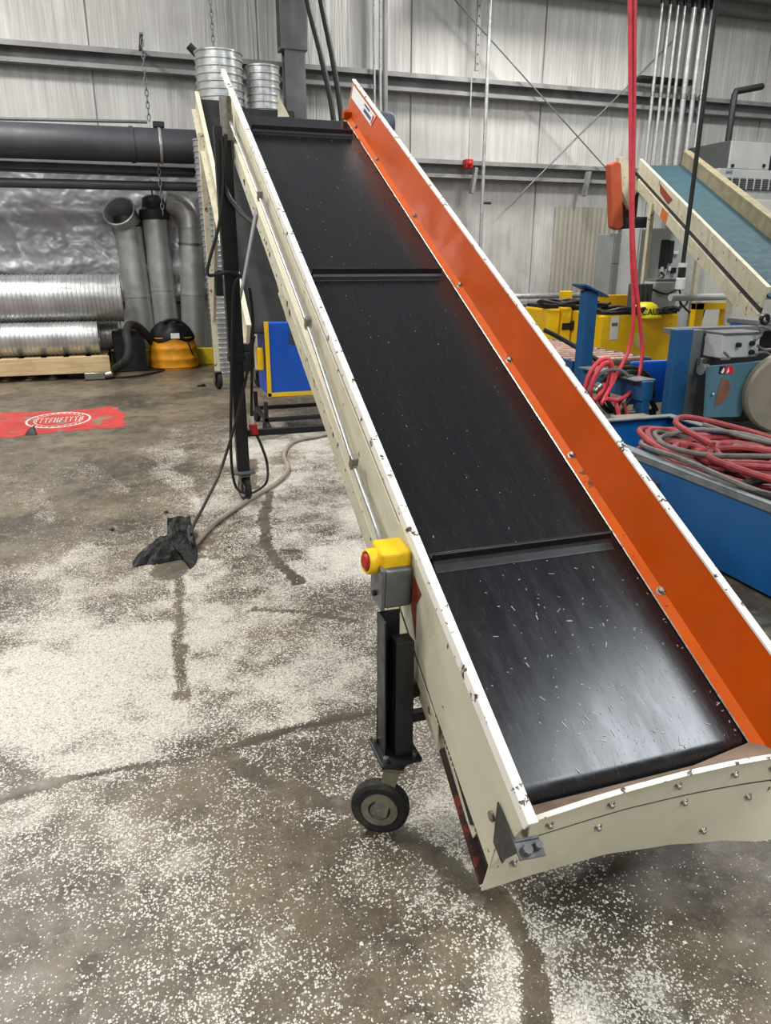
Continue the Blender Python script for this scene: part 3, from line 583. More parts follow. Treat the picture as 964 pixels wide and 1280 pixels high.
MB().prism([(hx0+.24, hy-.004, hz1-.05), (hx0+.34, hy-.004, hz1-.03), (hx0+.31, hy-.004, hz1-.22), (hx0+.22, hy-.004, hz1-.2)], (0, .003, 0)).build('dark_smudge', GREYTAPE, t)
MB().box((1.15, 7.4, .72), (.06, .1, .22)).build('yellow_bracket', YEL, t, .01)
m = MB()
for X in (1.15, 1.95):
    for Y in (7.2, 7.85): m.span((X-.02, Y-.02, .1), (X+.02, Y+.02, .32))
m.span((1.13, 7.18, .12), (1.97, 7.22, .16)).span((1.13, 7.83, .12), (1.97, 7.87, .16)).span((1.13, 7.2, .12), (1.17, 7.85, .16)).span((1.93, 7.2, .12), (1.97, 7.85, .16)).build('stand', BLACKP, t, .004)
for X in (1.15, 1.95):
    for Y in (7.2, 7.85): MB().lathe([(.02, -.02), (.06, -.02), (.06, .02), (.02, .02)], (X, Y, .06), (1, .3, 0), 14).build('caster_wheel', RUBBER, t)

# ------------------------------------------------------------------ the main conveyor
AI = math.radians(28.09); CA, SA = math.cos(AI), math.sin(AI); UV = Vector((0, CA, SA)); NV = Vector((0, -SA, CA))
def W(X, u, d): return Vector((X, 1.256, .428)) + UV*u + NV*d
CV = thing('belt_conveyor', 'large inclined cleated belt conveyor with cream side and orange wing', 'conveyor', (1.1, 3.2, 0))
TN = math.tan(AI)
def topcut(d): return 4.60 + (d-.2)*TN
def ext(name, poly, mat, u0=-.10, u1=None, bevel=.0015, label=None, parent=None):
    f0 = u0 if callable(u0) else (lambda d: u0); f1 = (u1 if callable(u1) else (lambda d: u1)) if u1 is not None else topcut
    ks = 1; loops = []
    for tt in (0, 1): loops.append([W(X, f0(d)*(1-tt)+f1(d)*tt, d) for X, d in poly])
    return MB().loft(loops).build(name, mat, parent or CV, bevel, label)
XM = 2.2
def mir(poly): return [(XM-x, d) for x, d in poly][::-1]
# belt loop
r = .055; uo, uh = .034, 4.40; bpts = []
for k in range(13): a_ = math.pi/2+math.pi*k/12; bpts.append((uo+r*math.cos(a_), -r+r*math.sin(a_)))
for k in range(13): a_ = -math.pi/2+math.pi*k/12; bpts.append((uh+r*math.cos(a_), -r+r*math.sin(a_)))
m = MB(); inn = []
def off(p, k):
    return None
outer = bpts; inner = []
for k in range(13): a_ = math.pi/2+math.pi*k/12; inner.append((uo+(r-.006)*math.cos(a_), -r+(r-.006)*math.sin(a_)))
for k in range(13): a_ = -math.pi/2+math.pi*k/12; inner.append((uh+(r-.006)*math.cos(a_), -r+(r-.006)*math.sin(a_)))
n = len(outer); xa, xb = .738, 1.462
vs = [W(xa, *p) for p in outer]+[W(xb, *p) for p in outer]+[W(xa, *p) for p in inner]+[W(xb, *p) for p in inner]; fs = []
for i in range(n):
    j = (i+1) % n; fs += [(i, j, n+j, n+i), (2*n+j, 2*n+i, 3*n+i, 3*n+j), (i, 2*n+i, 2*n+j, j), (n+j, 3*n+j, 3*n+i, n+i)]
ob = MB().add(vs, fs, True).build('belt', BELT, CV, 0, 'black rubber belt with scuffs')
ob.data.shade_auto_smooth if False else None
for u in (.74, 2.445, 4.15):
    L = []
    prof = [(u-.045, 0), (u-.043, .003), (u-.015, .006), (u-.006, .014), (u-.004, .040), (u+.005, .040), (u+.006, .012), (u+.014, .005), (u+.035, .003), (u+.037, 0)]
    MB().loft([[W(X, *p) for p in prof] for X in (.785, 1.415)]).build('cleat', CLEATM, CV, .0015)
for u in (1.2, 2.9):
    prof = [(u-.03, -.11), (u-.005, -.116), (u-.004, -.15), (u+.005, -.15), (u+.006, -.116), (u+.03, -.11)]
    MB().loft([[W(X, *p) for p in prof] for X in (.785, 1.415)]).build('cleat', CLEATM, CV, .0015)
ch = MB(); rc = random.Random(4)
for k in range(230):
    u = rc.random()**1.5*.70+.03 if k < 170 else rc.uniform(.8, 4.1); X = rc.uniform(.79, 1.41) if k >= 170 else min(1.43, max(.78, rc.gauss(1.12, .18)))
    th = rc.uniform(0, 3.14); ln = rc.uniform(.001, .004)*(rc.choice((1, 1, 1, 2.6)) if k < 170 else .7); wd = rc.uniform(.0004, .0014)
    ca, sa = math.cos(th), math.sin(th); q = [(ln*ca-wd*sa, ln*sa+wd*ca), (-ln*ca-wd*sa, -ln*sa+wd*ca), (-ln*ca+wd*sa, -ln*sa-wd*ca), (ln*ca+wd*sa, ln*sa-wd*ca)]
    ch.prism([W(X+a_, u+b_, .0004) for a_, b_ in q], NV*.0012)
ch.build('belt_chips', mk('pale_plastic_chip', '#a9adb2', .4, 0, .2, 30), CV, kind='stuff', label='pale plastic chips on the belt')
ext('slider_bed', [(.75, -.008), (1.45, -.008), (1.45, -.014), (.75, -.014)], BLACKM, .12, 4.35)
for u in (uo, uh): MB().cyl(W(.74, u, -r), W(1.46, u, -r), r-.008, 24).build('pulley', GREYP, CV)
# wings
wl = [(.733, .002), (.687, .188), (.682, .188), (.728, .002)]
ext('side_wing', wl, CREAM); ext('side_wing', mir(wl), CREAM)
li = [(.736, .004), (.690, .186), (.6872, .186), (.7332, .004)]
ext('wing_liner', li, ORANGE, -.09, lambda d: topcut(d)-.012); ext('wing_liner', mir(li), ORANGE, -.09, lambda d: topcut(d)-.012, label='orange painted inner face')
rl = [(.692, .186), (.692, .196), (.668, .196), (.664, .168), (.668, .168), (.674, .187)]
ext('wing_rim', rl, RIMW, -.115, lambda d: topcut(d)+.004, .002, 'scraped white edge'); ext('wing_rim', mir(rl), RIMW, -.115, lambda d: topcut(d)+.004, .002, 'scraped white edge')
# bolted orange foot strip at the base of the right wing
ORF = mk('orange_strip_paint', '#cc5603', .6, 0, .1, 5, chip='#6b3a20', chip_thr=.64, chip_scale=17); ORF.node_tree.nodes['Principled BSDF'].inputs['Specular IOR Level'].default_value = .2; ORANGE.node_tree.nodes['Principled BSDF'].inputs['Specular IOR Level'].default_value = .35
fs_ = [(1.445, .006), (1.447, .001), (1.487, .028), (1.4815, .034)]
ext('foot_strip', fs_, ORF, -.06, 4.48, .001); ext('foot_strip', mir(fs_), ORF, -.06, 4.48, .001)
ext('foot_edge', [(1.4425, .004), (1.445, .0015), (1.4475, .004), (1.445, .0065)], ZINC, -.05, 4.46, 0)
for u in (.50, 1.13, 1.72, 2.32, 3.02, 3.75, 4.25):
    c = W(1.466, u, .021); dn = (NV*.8 + Vector((-.55, 0, 0))).normalized()
    MB().lathe([(.016, -.004), (.016, .002), (.010, .002), (.010, .010), (.006, .013), (0.001, .013)], c, dn, 10).build('bolt', ZINC, CV)
# side rails
def rail(mirror):
    f = mir if mirror else (lambda p: p)
    web = [(.716, .045), (.716, -.098), (.694, -.104), (.694, -.200), (.712, -.206), (.712, -.21), (.689, -.205), (.689, -.100), (.711, -.094), (.711, .045)]
    o = ext('side_rail', f(web), CREAM, .0, lambda d: 4.42+d*TN)
    ex = [(.693, -.15), (.693, -.235), (.687, -.235), (.687, -.15)]
    ext('side_rail_skirt', f(ex), CREAM_OLD, .25, lambda d: 2.70-(d+.235)*.9, .001)
    return o
rail(False); rail(True)
# flange holes
hm = MB(); u = 1.0; k = 0
while u < 4.2:
    d = -.165+.012*math.sin(k*1.9); rr = .005+.003*((k*7) % 3 == 0)
    hm.lathe([(rr, 0), (rr*.5, .0015), (.0005, .0015)], W(.6875, u, d), (-1, 0, 0), 8); u += .117; k += 1
for u, d, rr in ((2.95, -.16, .013), (3.05, -.15, .011), (3.78, -.15, .018), (2.48, -.16, .016), (2.42, -.17, .018), (1.55, -.17, .012)): hm.lathe([(rr, 0), (rr*.5, .0015), (.0005, .0015)], W(.6872, u, d), (-1, 0, 0), 10)
hm.build('rail_holes', BLKI, CV, kind='stuff')
# tail side plates
def tailplate(X, s):
    pts = [(-.105, .165), (.80, .165), (.80, .04), (.70, -.085), (.28, -.115), (-.10, -.128)]
    MB().prism([W(X, u, d) for u, d in pts], (s*.004, 0, 0)).build('tail_side_plate', CREAM, CV, .002)
    pts = [(-.10, -.12), (.25, -.10), (.28, -.18), (-.10, -.235)]
    MB().prism([W(X+s*.02, u, d) for u, d in pts], (s*.004, 0, 0)).build('tail_inner_plate', BLACKM, CV, .002)
    MB().bar(W(X+s*.014, .24, -.185), W(X+s*.014, -.10, -.238), .02, .022, NV).build('tail_angle', mk('dark_rusty_steel', '#2e1a15', .7, 0, .5, 9, chip='#6b2a1c', chip_thr=.55, chip_scale=7), CV, .002)
tailplate(.674, 1); tailplate(XM-.674, -1)
MB().prism([W(.672, u, d) for u, d in ((.28, -.12), (.24, -.19), (.36, -.16), (.70, -.20), (.74, -.10))], (.004, 0, 0)).build('tail_gusset', CREAM_OLD, CV, .002)
sm = MB()
for k in range(26):
    u = -.09+k*.0155; d0 = -.128+.034*(u+.1); sm.prism([W(.673, u, d0+.004), W(.673, u+.007, d0-.006), W(.673, u+.014, d0+.004)], (.004, 0, 0))
sm.build('serrated_edge', BLACKP, CV, kind='stuff')
MB().bar(W(.69, .18, -.13), W(1.51, .18, -.13), .05, .05).build('cross_member', BLACKP, CV, .004)
MB().bar(W(.70, .02, -.16), W(.70, .30, -.10), .03, .05).build('take_up_bracket', BLACKP, CV, .004)
MB().cyl(W(.685, .055, -.055), W(.72, .055, -.055), .035, 16).build('tail_bearing', BLACKP, CV)
# tail plate (curved front) and flap
def lerp(t_, x): 
    for (a_, va), (b_, vb) in zip(t_[:-1], t_[1:]):
        if x <= b_: return va+(vb-va)*max(0, (x-a_))/(b_-a_)
    return t_[-1][1]
TOPD = [(.66, .015), (.70, .03), (.78, .05), (.9, .075), (1.0, .088), (1.15, .094), (1.3, .082), (1.45, .055), (1.56, .045)]
BOTU = [(.66, -.118), (1.03, -.122), (1.22, -.135), (1.37, -.16), (1.47, -.19), (1.56, -.20)]
BOTD = [(.66, -.225), (.70, -.222), (.8, -.20), (1.0, -.19), (1.15, -.215), (1.3, -.225), (1.45, -.21), (1.56, -.20)]
def tp(i, j):
    X = .672+.868*i; td, bd, bu = lerp(TOPD, X), lerp(BOTD, X), lerp(BOTU, X); s = j
    u = -.066 + (bu+.066)*(s**1.3) - .006*math.sin(math.pi*s); d = td+(bd-td)*s
    return W(X, u, d)
MB().grid(tp, 60, 14, UV*.004).build('tail_plate', CREAM, CV, 0, 'bent cream front plate')
MB().grid(lambda i, j: W(.672+.868*i, -.069+.012*j, lerp(TOPD, .672+.868*i)+.003), 60, 1, NV*-.006).build('tail_plate_lip', RIMW, CV, 0)
MB().grid(lambda i, j: tp(i, .285+.011*j)-UV*.0008, 60, 1, UV*.002).build('tail_plate_seam', BLACKP, CV)
def flap(i, j):
    X = .735+.73*i; td = lerp(TOPD, X); s = j
    e_ = .02*max(0, (i-.72)/.28)
    return W(X, -.016+e_-.046*s-e_*.6*s, -.012+e_*.9+(td+.006-e_*.6)*s**1.1)
MB().grid(flap, 50, 8, NV*-.004).build('tail_flap', BROWNW, CV, 0, 'worn brown rubber flap')
def tpn(X, s): return tp((X-.672)/.868, s)
for X, s in ((.80, .16), (.955, .14), (1.14, .12), (1.32, .13), (1.45, .14), (.735, .62), (.945, .45), (1.19, .38), (1.40, .45), (1.30, .82)):
    c = tpn(X, s); MB().lathe([(.011, -.002), (.011, .002), (.0065, .002), (.0065, .009), (.004, .011), (.0005, .011)], c, -UV, 10).build('bolt', ZINC, CV)
m = MB(); g0 = W(.668, -.02, .03)
m.prism([W(.667, -.02, .085), W(.667, -.115, .09), W(.667, -.12, -.02), W(.667, -.07, -.025)], (.004, 0, 0)).prism([W(.667, -.112, .09), W(.735, -.112, .075), W(.735, -.116, .055), W(.667, -.116, -.02)], UV*.006)
m.prism([W(.667, -.115, .085), W(.735, -.115, .070), W(.735, -.15, .068), W(.667, -.15, .083)], NV*.005).build('corner_bracket', mk('dark_bracket', '#4d4d4b', .45, .4, .2, 20), CV, .002)
MB().cyl(W(.69, -.135, .085), W(.69, -.135, .10), .011, 8).cyl(W(.72, -.13, .08), W(.72, -.13, .095), .009, 8).build('bracket_bolt', GREYP, CV)
MB().lathe([(.013, 0), (.013, .006), (.004, .009)], W(.667, -.03, .03), (-1, 0, 0), 10).build('bolt', ZINC, CV)
# conduit and clamps
cpts = [W(.676, 4.33, .0), W(.676, 3.9, .012), W(.676, 3.2, .018), W(.676, 2.6, .02), W(.676, 2.0, .012), W(.678, 1.5, -.03), W(.678, 1.2, -.052), W(.676, 1.0, -.048), W(.664, .89, -.02), W(.645, .82, .01)]
MB().tube(cr(cpts, 8), .0095, 10).build('conduit', STEEL, CV)
for u, d in ((3.2, .018), (2.03, .012), (1.25, -.05)): MB().box(W(.676, u, d+.012), (.026, .03, .05), Matrix.Rotation(AI, 3, 'X')).build('conduit_clamp', ZINC, CV, .003)
# emergency stop
eb = W(.630, .660, .045); RX = Matrix.Rotation(math.radians(6), 3, 'X')
es = MB().box(eb, (.085, .098, .125), RX).build('switch_box', ALU, CV, .010, 'grey cast switch box', 3)
MB().box(eb+Vector((-.046, 0, 0)), (.012, .104, .131), RX).build('box_cover', ALU, es, .004)
MB().box(eb+Vector((-.002, .012, .072)), (.090, .100, .070), RX).build('yellow_hood', YELS, CV, .010, 'yellow switch hood', 3)
c = eb+Vector((-.052, .012, .064)); MB().lathe([(.034, .03), (.037, 0), (.037, -.022), (.033, -.028), (.029, -.028), (.028, -.01), (.001, -.01)], c, (1, .15, -.1), 24, True).build('guard_ring', YELS, CV, .0, 'yellow guard ring')
MB().lathe([(.015, .0), (.015, -.014), (.024, -.016), (.024, -.028), (.018, -.034), (.001, -.035)], c, (1, .15, -.1), 20).build('stop_button', RED, CV, 0, 'red stop button')
MB().cyl(eb+Vector((-.05, .0, -.03)), eb+Vector((-.062, 0, -.03)), .009, 10).build('cover_screw', BLKI, es)
MB().prism([W(.6725, u, d) for u, d in ((.63, .10), (.60, -.0), (.52, -.06), (.57, .04), (.56, .10))], (.0012, 0, 0)).build('rust_stain', RUST, CV)
MB().prism([W(.6725, u, d) for u, d in ((.72, -.02), (.70, -.07), (.655, -.09), (.68, -.03))], (.0012, 0, 0)).build('rust_stain', RUST, CV)
# sticker on right wing
def wingpt(u, f, lift=.0035): X0, d0, X1, d1 = 1.464, .004, 1.510, .186; return W(X0+(X1-X0)*f-lift, u, d0+(d1-d0)*f+lift*.2)
st = MB().prism([wingpt(4.50, .60), wingpt(4.02, .60), wingpt(4.00, .95), wingpt(4.54, .95)], (-.0008, 0, 0)).build('sticker', STICK, CV, 0, 'white sticker with blue print')
MB().prism([wingpt(4.22, .68, .005), wingpt(4.06, .68, .005), wingpt(4.06, .78, .005), wingpt(4.22, .78, .005)], (-.0004, 0, 0)).prism([wingpt(4.24, .84, .005), wingpt(4.12, .84, .005), wingpt(4.12, .90, .005), wingpt(4.24, .90, .005)], (-.0004, 0, 0)).build('sticker_print', NAVY, st)
MB().prism([wingpt(4.045, .64, .005), wingpt(4.02, .64, .005), wingpt(4.015, .9, .005), wingpt(4.045, .9, .005)], (-.0004, 0, 0)).build('sticker_print', REDI, st)
MB().box(W(1.46, 4.44, .03), (.07, .05, .05), Matrix.Rotation(AI, 3, 'X')).build('head_bracket', ORANGE, CV, .004)
# drive motor
MB().lathe([(.05, 0), (.07, .01), (.075, .03), (.075, .10), (.065, .12), (.03, .13)], W(1.54, 4.13, .085), (1, 0, 0), 20).build('drive_motor', mk('blue_grey_motor', '#55606a', .5, .2, .1, 5), CV)
MB().box(W(1.54, 4.2, -.02), (.1, .24, .26), Matrix.Rotation(AI, 3, 'X')).build('gearbox', BLACKP, CV, .01)
# legs
def caster(c, r, axis, parent, forkdir):
    c = Vector(c); ax = Vector(axis).normalized(); f = Vector(forkdir)
    cs = MB().lathe([(r*.38, -.024), (r*.62, -.024), (r*.66, -.017), (r*.66, .017), (r*.62, .024), (r*.38, .024), (r*.30, .012), (r*.30, -.012), (r*.38, -.024)], c, ax, 26, False).build('caster', ZINC, parent)
    MB().lathe([(r*.66, -.021), (r*.86, -.023), (r*.97, -.016), (r, 0), (r*.97, .016), (r*.86, .023), (r*.66, .021), (r*.66, -.021)], c, ax, 32, False).build('tyre', RUBBER, cs)
    MB().cyl(c-ax*.038, c+ax*.038, .011, 10).cyl(c-ax*.028, c+ax*.028, r*.31, 16).build('hub', GREYP, cs)
    up = Vector((0, 0, 1)); top = c+f+up*(r*1.18)
    m = MB()
    for s in (-1, 1): m.bar(c+ax*(.034*s)-up*.012, top+ax*(.034*s)-up*.0, .045, .006, ax)
    m.bar(top-ax*.04, top+ax*.04, .07, .012, up); m.build('fork', mk('olive_zinc_fork', '#8a8672', .4, .7, .2, 12), cs, .003)
    return cs
for side in (-1, 1):
    X = (.613 if side < 0 else XM-.613); s = side
    lg = MB().span((X-.040, 1.72, .262), (X-.034, 1.79, .70)).span((X-.040, 1.79, .262), (X+.030, 1.796, .70)).span((X-.012, 1.70, .262), (X+.042, 1.755, .64)).build('leg', BLACKP, CV, .003, 'black front leg')
    MB().box((X, 1.745, .255), (.125, .14, .014)).build('base_plate', BLACKP, lg, .003)
    for dx in (-.045, .045):
        for dy in (-.05, .05): MB().cyl((X+dx, 1.745+dy, .262), (X+dx, 1.745+dy, .275), .009, 6).build('bolt', ZINC, lg)
    MB().lathe([(.045, 0), (.052, -.008), (.052, -.022), (.04, -.03)], (X, 1.745, .248), (0, 0, 1), 18).build('swivel', BLACKP, lg)
    caster((X-.055, 1.715, .09), .090, (.52, 1, 0), lg, (.05, .02, .02))
    MB().bar((X-s*.035, 1.76, .45), (.70 if s < 0 else XM-.70, 1.76, .46), .05, .05).build('leg_clamp', BLACKP, lg, .003)
MB().bar((.62, 1.79, .33), (XM-.62, 1.79, .33), .03, .03).build('front_cross_tube', BLACKP, CV, .003)
for side in (-1, 1):
    X = (.628 if side < 0 else XM-.628); Y = 5.08
    lg = MB().span((X-.042, Y-.042, .235), (X+.042, Y+.042, 1.25)).build('leg', BLACKP, CV, .006, 'black rear leg')
    MB().span((X-.050, Y-.050, 1.02), (X+.050, Y+.050, 2.42)).build('outer_sleeve', BLACKP, lg, .006)
    MB().span((X-.055, Y-.055, 1.0), (X+.055, Y+.055, 1.05)).build('collar', BLACKP, lg, .004)
    MB().span((X-.075, Y-.075, .22), (X+.075, Y+.075, .236)).build('base_plate', ALU, lg, .003)
    caster((X+.005, Y+.02, .09), .09, (1, .25, 0), lg, (0, -.02, .0))
    MB().bar((X-.05*side, Y-.03, 1.42), (X-.055*side, 4.25, 1.90), .008, .05, (1, 0, 0) if False else (0, .5, .8)).build('brace', CABG, lg, .003)
    MB().span((X+.0, Y-.07, 2.34), (X+.06, Y-.055, 2.58)).span((X-.005, Y-.07, 2.34), (X, Y+.0, 2.58)).build('head_plate', ZINC, lg, .004)
MB().bar((.66, 5.08, .50), (XM-.66, 5.08, .50), .045, .045).build('rear_cross_tube', BLACKP, CV, .004)
MB().box((.90, 5.05, 1.75), (.02, .1, .06)).build('brace_tab', GREYP, CV)
# ------------------------------------------------------------------ cords on the conveyor, bag, floor hose
def cord(name, label, pts, r=.010, mat=CABLE, cat='cord'): return tag(MB().tube(cr(pts, 8), r, 8).build(name, mat), label, cat)
Yc = 4.98
MB().tube(cr([at(282, 168, Yc), at(280, 205, Yc), at(284, 240, Yc), at(300, 264, 4.85), at(322, 284, 4.6), at(333, 300, 4.35)], 8), .013, 8).build('cable', CABLE, CV)
MB().tube(cr([at(278, 170, Yc), at(279, 230, Yc), at(274, 280, Yc), at(262, 325, Yc), at(260, 343, Yc), at(272, 343, Yc), at(288, 340, Yc), at(301, 345, Yc)], 8), .011, 8).build('cable', CABLE, CV)
t = thing('plug_cord', 'black cord with a red plug hanging in a loop by the rear caster', 'cord', atz(318, 615))
MB().tube(cr([at(302, 345, Yc), at(293, 356, Yc), at(291, 400, Yc), at(289, 500, Yc), at(289, 570, Yc), at(294, 606, Yc), at(305, 616, Yc), atz(318, 615, .03), atz(333, 603, .05), at(334, 580, 5.0), at(326, 555, 5.0), at(319, 541, 5.0)], 8), .010, 8).build('cord', CABLE, t)
MB().cyl(at(319, 543, 5.0), at(316, 530, 5.0), .024, 12, .03).build('plug', RED, t, .004); MB().cyl(at(316, 531, 5.0), at(314.5, 520, 5.0), .014, 10).build('plug_collar', WHITEP, t)
MB().tube(cr([at(314.5, 521, 5.0), at(315, 470, 5.0), at(316, 400, 5.0), at(312, 360, 5.0)], 6), .010, 8).build('tail_cord', CABLE, t)
cord('extension_lead', 'black cord sagging from the rear leg down to the crumpled bag', [at(318, 420, 4.98), at(306, 480, 4.98), at(294, 530, 4.95), at(275, 590, 4.85), at(256, 630, 4.6), at(243, 655, 4.4), at(239, 668, 4.25)], .010)
cord('floor_hose', 'dusty tan hose snaking on the floor under the conveyor', [atz(430, 538, .018), atz(400, 545, .018), atz(368, 552, .018), atz(355, 567, .018), atz(360, 587, .018), atz(345, 604, .018), atz(322, 618, .018), atz(300, 632, .018), atz(270, 653, .018), atz(243, 681, .018)], .017, BEIGEH, 'hose')
# crumpled bag: outline blob with folds
ol = [(166, 708), (172, 694), (186, 686), (196, 674), (210, 671), (212, 665), (239, 662), (241, 676), (247, 688), (246, 703), (237, 712), (232, 700), (214, 702), (196, 706), (184, 706)]
P = [atz(*p) for p in ol]; cen = sum(P, Vector())/len(P); m = MB(); rings = 9; loops = []
dense = cr(P, 4, True)
for k in range(rings+1):
    f = 1-k/rings; L = []
    for p in dense:
        q = cen+(p-cen)*f; h = .09*(1-f**2.2)*(.65+.7*abs(mnoise.noise(q*9))) + .03*mnoise.noise(q*23)*(1-f)
        q = q+Vector((.012*mnoise.noise(q*31)*(k > 0), .012*mnoise.noise(q*29+Vector((5, 1, 2)))*(k > 0), 0)); L.append(Vector((q.x, q.y, max(.002, h+.004))))
    loops.append(L)
bg = thing('crumpled_bag', 'crumpled black plastic bag lying on the dusty floor', 'bag', cen)
m.loft(loops, True, False, False); m.build('bag_body', BLKC, bg)
Q = [atz(x, y) for x, y in ((211, 666), (239, 662), (242, 680), (246, 690), (232, 696), (220, 684), (210, 676))]
def fold(i, j):
    a_ = Q[0].lerp(Q[1], i).lerp(Q[6].lerp(Q[3], i), j); n_ = mnoise.noise(a_*14); return (a_.x, a_.y, .10+.03*n_-.06*j+.015*mnoise.noise(a_*30))
MB().grid(fold, 12, 10, (0, 0, .004), False).build('folded_flap', BLKC, bg)

# ------------------------------------------------------------------ right side: blue trough with hoses
t = thing('blue_trough', 'big blue steel trough with grey rim holding coiled hoses', 'trough', (3.45, 3.3, 0))
ax0, ax1, ay0, ay1, zt = 2.95, 3.98, 1.0, 4.75, .48
MB().span((ax0, ay0, .02), (ax0+.012, ay1, zt)).build('side_panel', BLUE, t, .004); MB().span((ax1-.012, ay0, .02), (ax1, ay1, zt)).build('side_panel', BLUE, t, .004)
MB().span((ax0, ay1-.012, .02), (ax1, ay1, zt)).build('end_panel', BLUE, t, .004); MB().span((ax0, ay0, .02), (ax1, ay0+.012, zt)).build('end_panel', BLUE, t, .004)
MB().span((ax0+.012, ay0+.012, .06), (ax1-.012, ay1-.012, .10)).build('bottom', GREYP, t)
rimm = mk('grey_scuffed_rim', '#7e8486', .5, .2, .2, 8, chip='#b7bbb8', chip_thr=.66, chip_scale=30)
MB().span((ax0-.012, ay0, zt), (ax0+.075, ay1+.01, zt+.014)).span((ax0-.012, ay0, zt-.03), (ax0-.006, ay1, zt)).build('rim', rimm, t, .003)
MB().span((ax1-.06, ay0, zt), (ax1+.01, ay1+.01, zt+.014)).build('rim', rimm, t, .003); MB().span((ax0+.07, ay1-.06, zt), (ax1-.06, ay1+.01, zt+.014)).build('rim', rimm, t, .003)
MB().box((ax0-.02, 3.58, .335), (.05, .09, .07)).build('latch', ZINC, t, .008)
MB().span((ax0+.03, 1.0, 0), (ax1-.03, 4.7, .02)).build('base_frame', BLACKM, t)
def coil(name, label, cx, cy, z, ra, rb, loops, r, mat, seed, tail=None, amp=.22):
    rd = random.Random(seed); pts = []; n = loops*9
    pa = [rd.uniform(0, 6.28) for _ in range(6)]
    for i in range(n+1):
        th = 2*math.pi*i/9 + pa[0]; k = i/9
        q = 1 + amp*math.sin(k*2.4+pa[1]) + .14*math.sin(th*2.3+pa[2]); dx = .12*math.sin(k*1.7+pa[3]); dy = .16*math.cos(k*1.3+pa[4])
        zz = z + .03*k*(1 if loops < 4 else .8) + .035*math.sin(th*1.5+pa[5]+k) + .02*math.sin(k*3)
        pts.append((min(max(cx+ra*q*math.cos(th)+dx, ax0+.06), ax1-.07), cy+rb*q*math.sin(th)+dy, zz))
    if tail: pts += tail
    return tag(MB().tube(cr(pts, 5), r, 8).build(name, mat), label, 'hose')
# filler of dark tangled hose below
coil('coiled_hose', 'dark hose coil deep in the blue trough', 3.45, 3.35, .14, .36, .75, 5, .032, RUBBER, 2)
coil('coiled_hose', 'thick dusty red hose coil heaped in the blue trough', 3.47, 3.50, .36, .33, .62, 6, .022, REDD, 5)
coil('coiled_hose', 'second red hose coil on top of the heap in the trough', 3.50, 3.20, .45, .30, .55, 5, .020, REDD, 9, amp=.3)
coil('coiled_hose', 'grey hose coil with a wide loop on the trough heap', 3.44, 3.55, .47, .34, .66, 3, .017, GREYH, 21)
coil('coiled_hose', 'dark grey hose coil lying over the near trough rim', 3.22, 2.55, .50, .18, .35, 3, .024, RUBBER, 31, amp=.12)
coil('coiled_hose', 'third red hose coil near the far rim of the trough', 3.60, 3.75, .40, .26, .5, 4, .021, REDD, 41, amp=.25)
coil('coiled_hose', 'thin dark cable coil mixed into the trough heap', 3.40, 3.15, .40, .30, .6, 4, .014, CABLE, 52)
coil('coiled_hose', 'short pinkish red hose loop sticking up from the trough', 3.78, 3.05, .50, .10, .28, 2, .024, REDD, 14, amp=.2)
# blue machine behind trough
def A(px, py, Y=5.4): return at(px, py, Y)
t = thing('blue_machine', 'blue and teal machine with grey box and big grey disc behind the trough', 'machine', (5.2, 5.9, 0))
p0, p1 = A(848, 412), A(868, 412); MB().span((p0.x, 5.4, 0), (p1.x, 5.5, p0.z)).build('frame_post', BLUED, t, .008)
p2, p3 = A(866, 415), A(882, 415); MB().span((p1.x, 5.42, 0), (p3.x, 5.52, p0.z-.01)).build('side_channel', mk('worn_grey_channel', '#6d7473', .5, .3, .2, 7), t, .006)
MB().span((p0.x+.02, 5.5, p0.z-.05), (A(964, 410).x+.6, 5.62, p0.z)).build('top_frame', GREYP, t, .006)
MB().span((p1.x+.5, 5.7, .0), (A(964, 410).x+.6, 6.2, p0.z-.06)).build('body', BLACKM, t, .01)
b0 = A(905, 418, 5.2); b1 = A(947, 446, 5.2)
cb = MB().span((b0.x, 5.2, b1.z), (b1.x, 5.42, b0.z)).build('control_box', CABG, t, .010); MB().span((b0.x-.01, 5.18, b0.z), (b1.x+.01, 5.44, b0.z+.015)).build('box_lid', GREYP, cb, .003)
for px, py in ((922, 431), (939, 429), (938, 440)):
    c = A(px, py, 5.2); MB().cyl(c, c+Vector((0, -.03, 0)), .022, 12).build('knockout', BLKI, cb)
q = [A(886, 458, 5.15), A(957, 451, 5.15), A(925, 521, 5.15), A(882, 522, 5.15)]
tpn_ = MB().prism(q, (0, .03, 0)).build('teal_panel', TEALP, t, .003)
def quad(a_, b_, c_, d_, mat, nm, par, Y=5.147): MB().prism([A(*a_, Y), A(*b_, Y), A(*c_, Y), A(*d_, Y)], (0, -.0015, 0)).build(nm, mat, par)
quad((907, 457.5), (917, 457), (916, 467), (906, 467.5), REDI, 'label_red', tpn_); quad((900, 458), (907, 457.5), (906, 467.5), (899, 467.5), BLKI, 'label_black', tpn_)
quad((901, 466), (905, 459), (906, 462), (904, 467), WHITEP, 'label_white', tpn_, 5.144); quad((908, 467), (911, 459), (911.5, 464), (910, 466), WHITEP, 'label_white', tpn_, 5.144)
MB().prism([A(*p, 5.147) for p in ((903, 472), (912, 476), (913, 488), (906, 502), (893, 508), (897, 490))], (0, -.0015, 0)).build('rust_patch', mk('faded_rust', '#7b5244', .7, 0, .25, 9), tpn_)
MB().tube([A(892, 492, 5.14), A(892, 492.5, 5.12)], .008, 8).build('screw', WHITEP, tpn_)
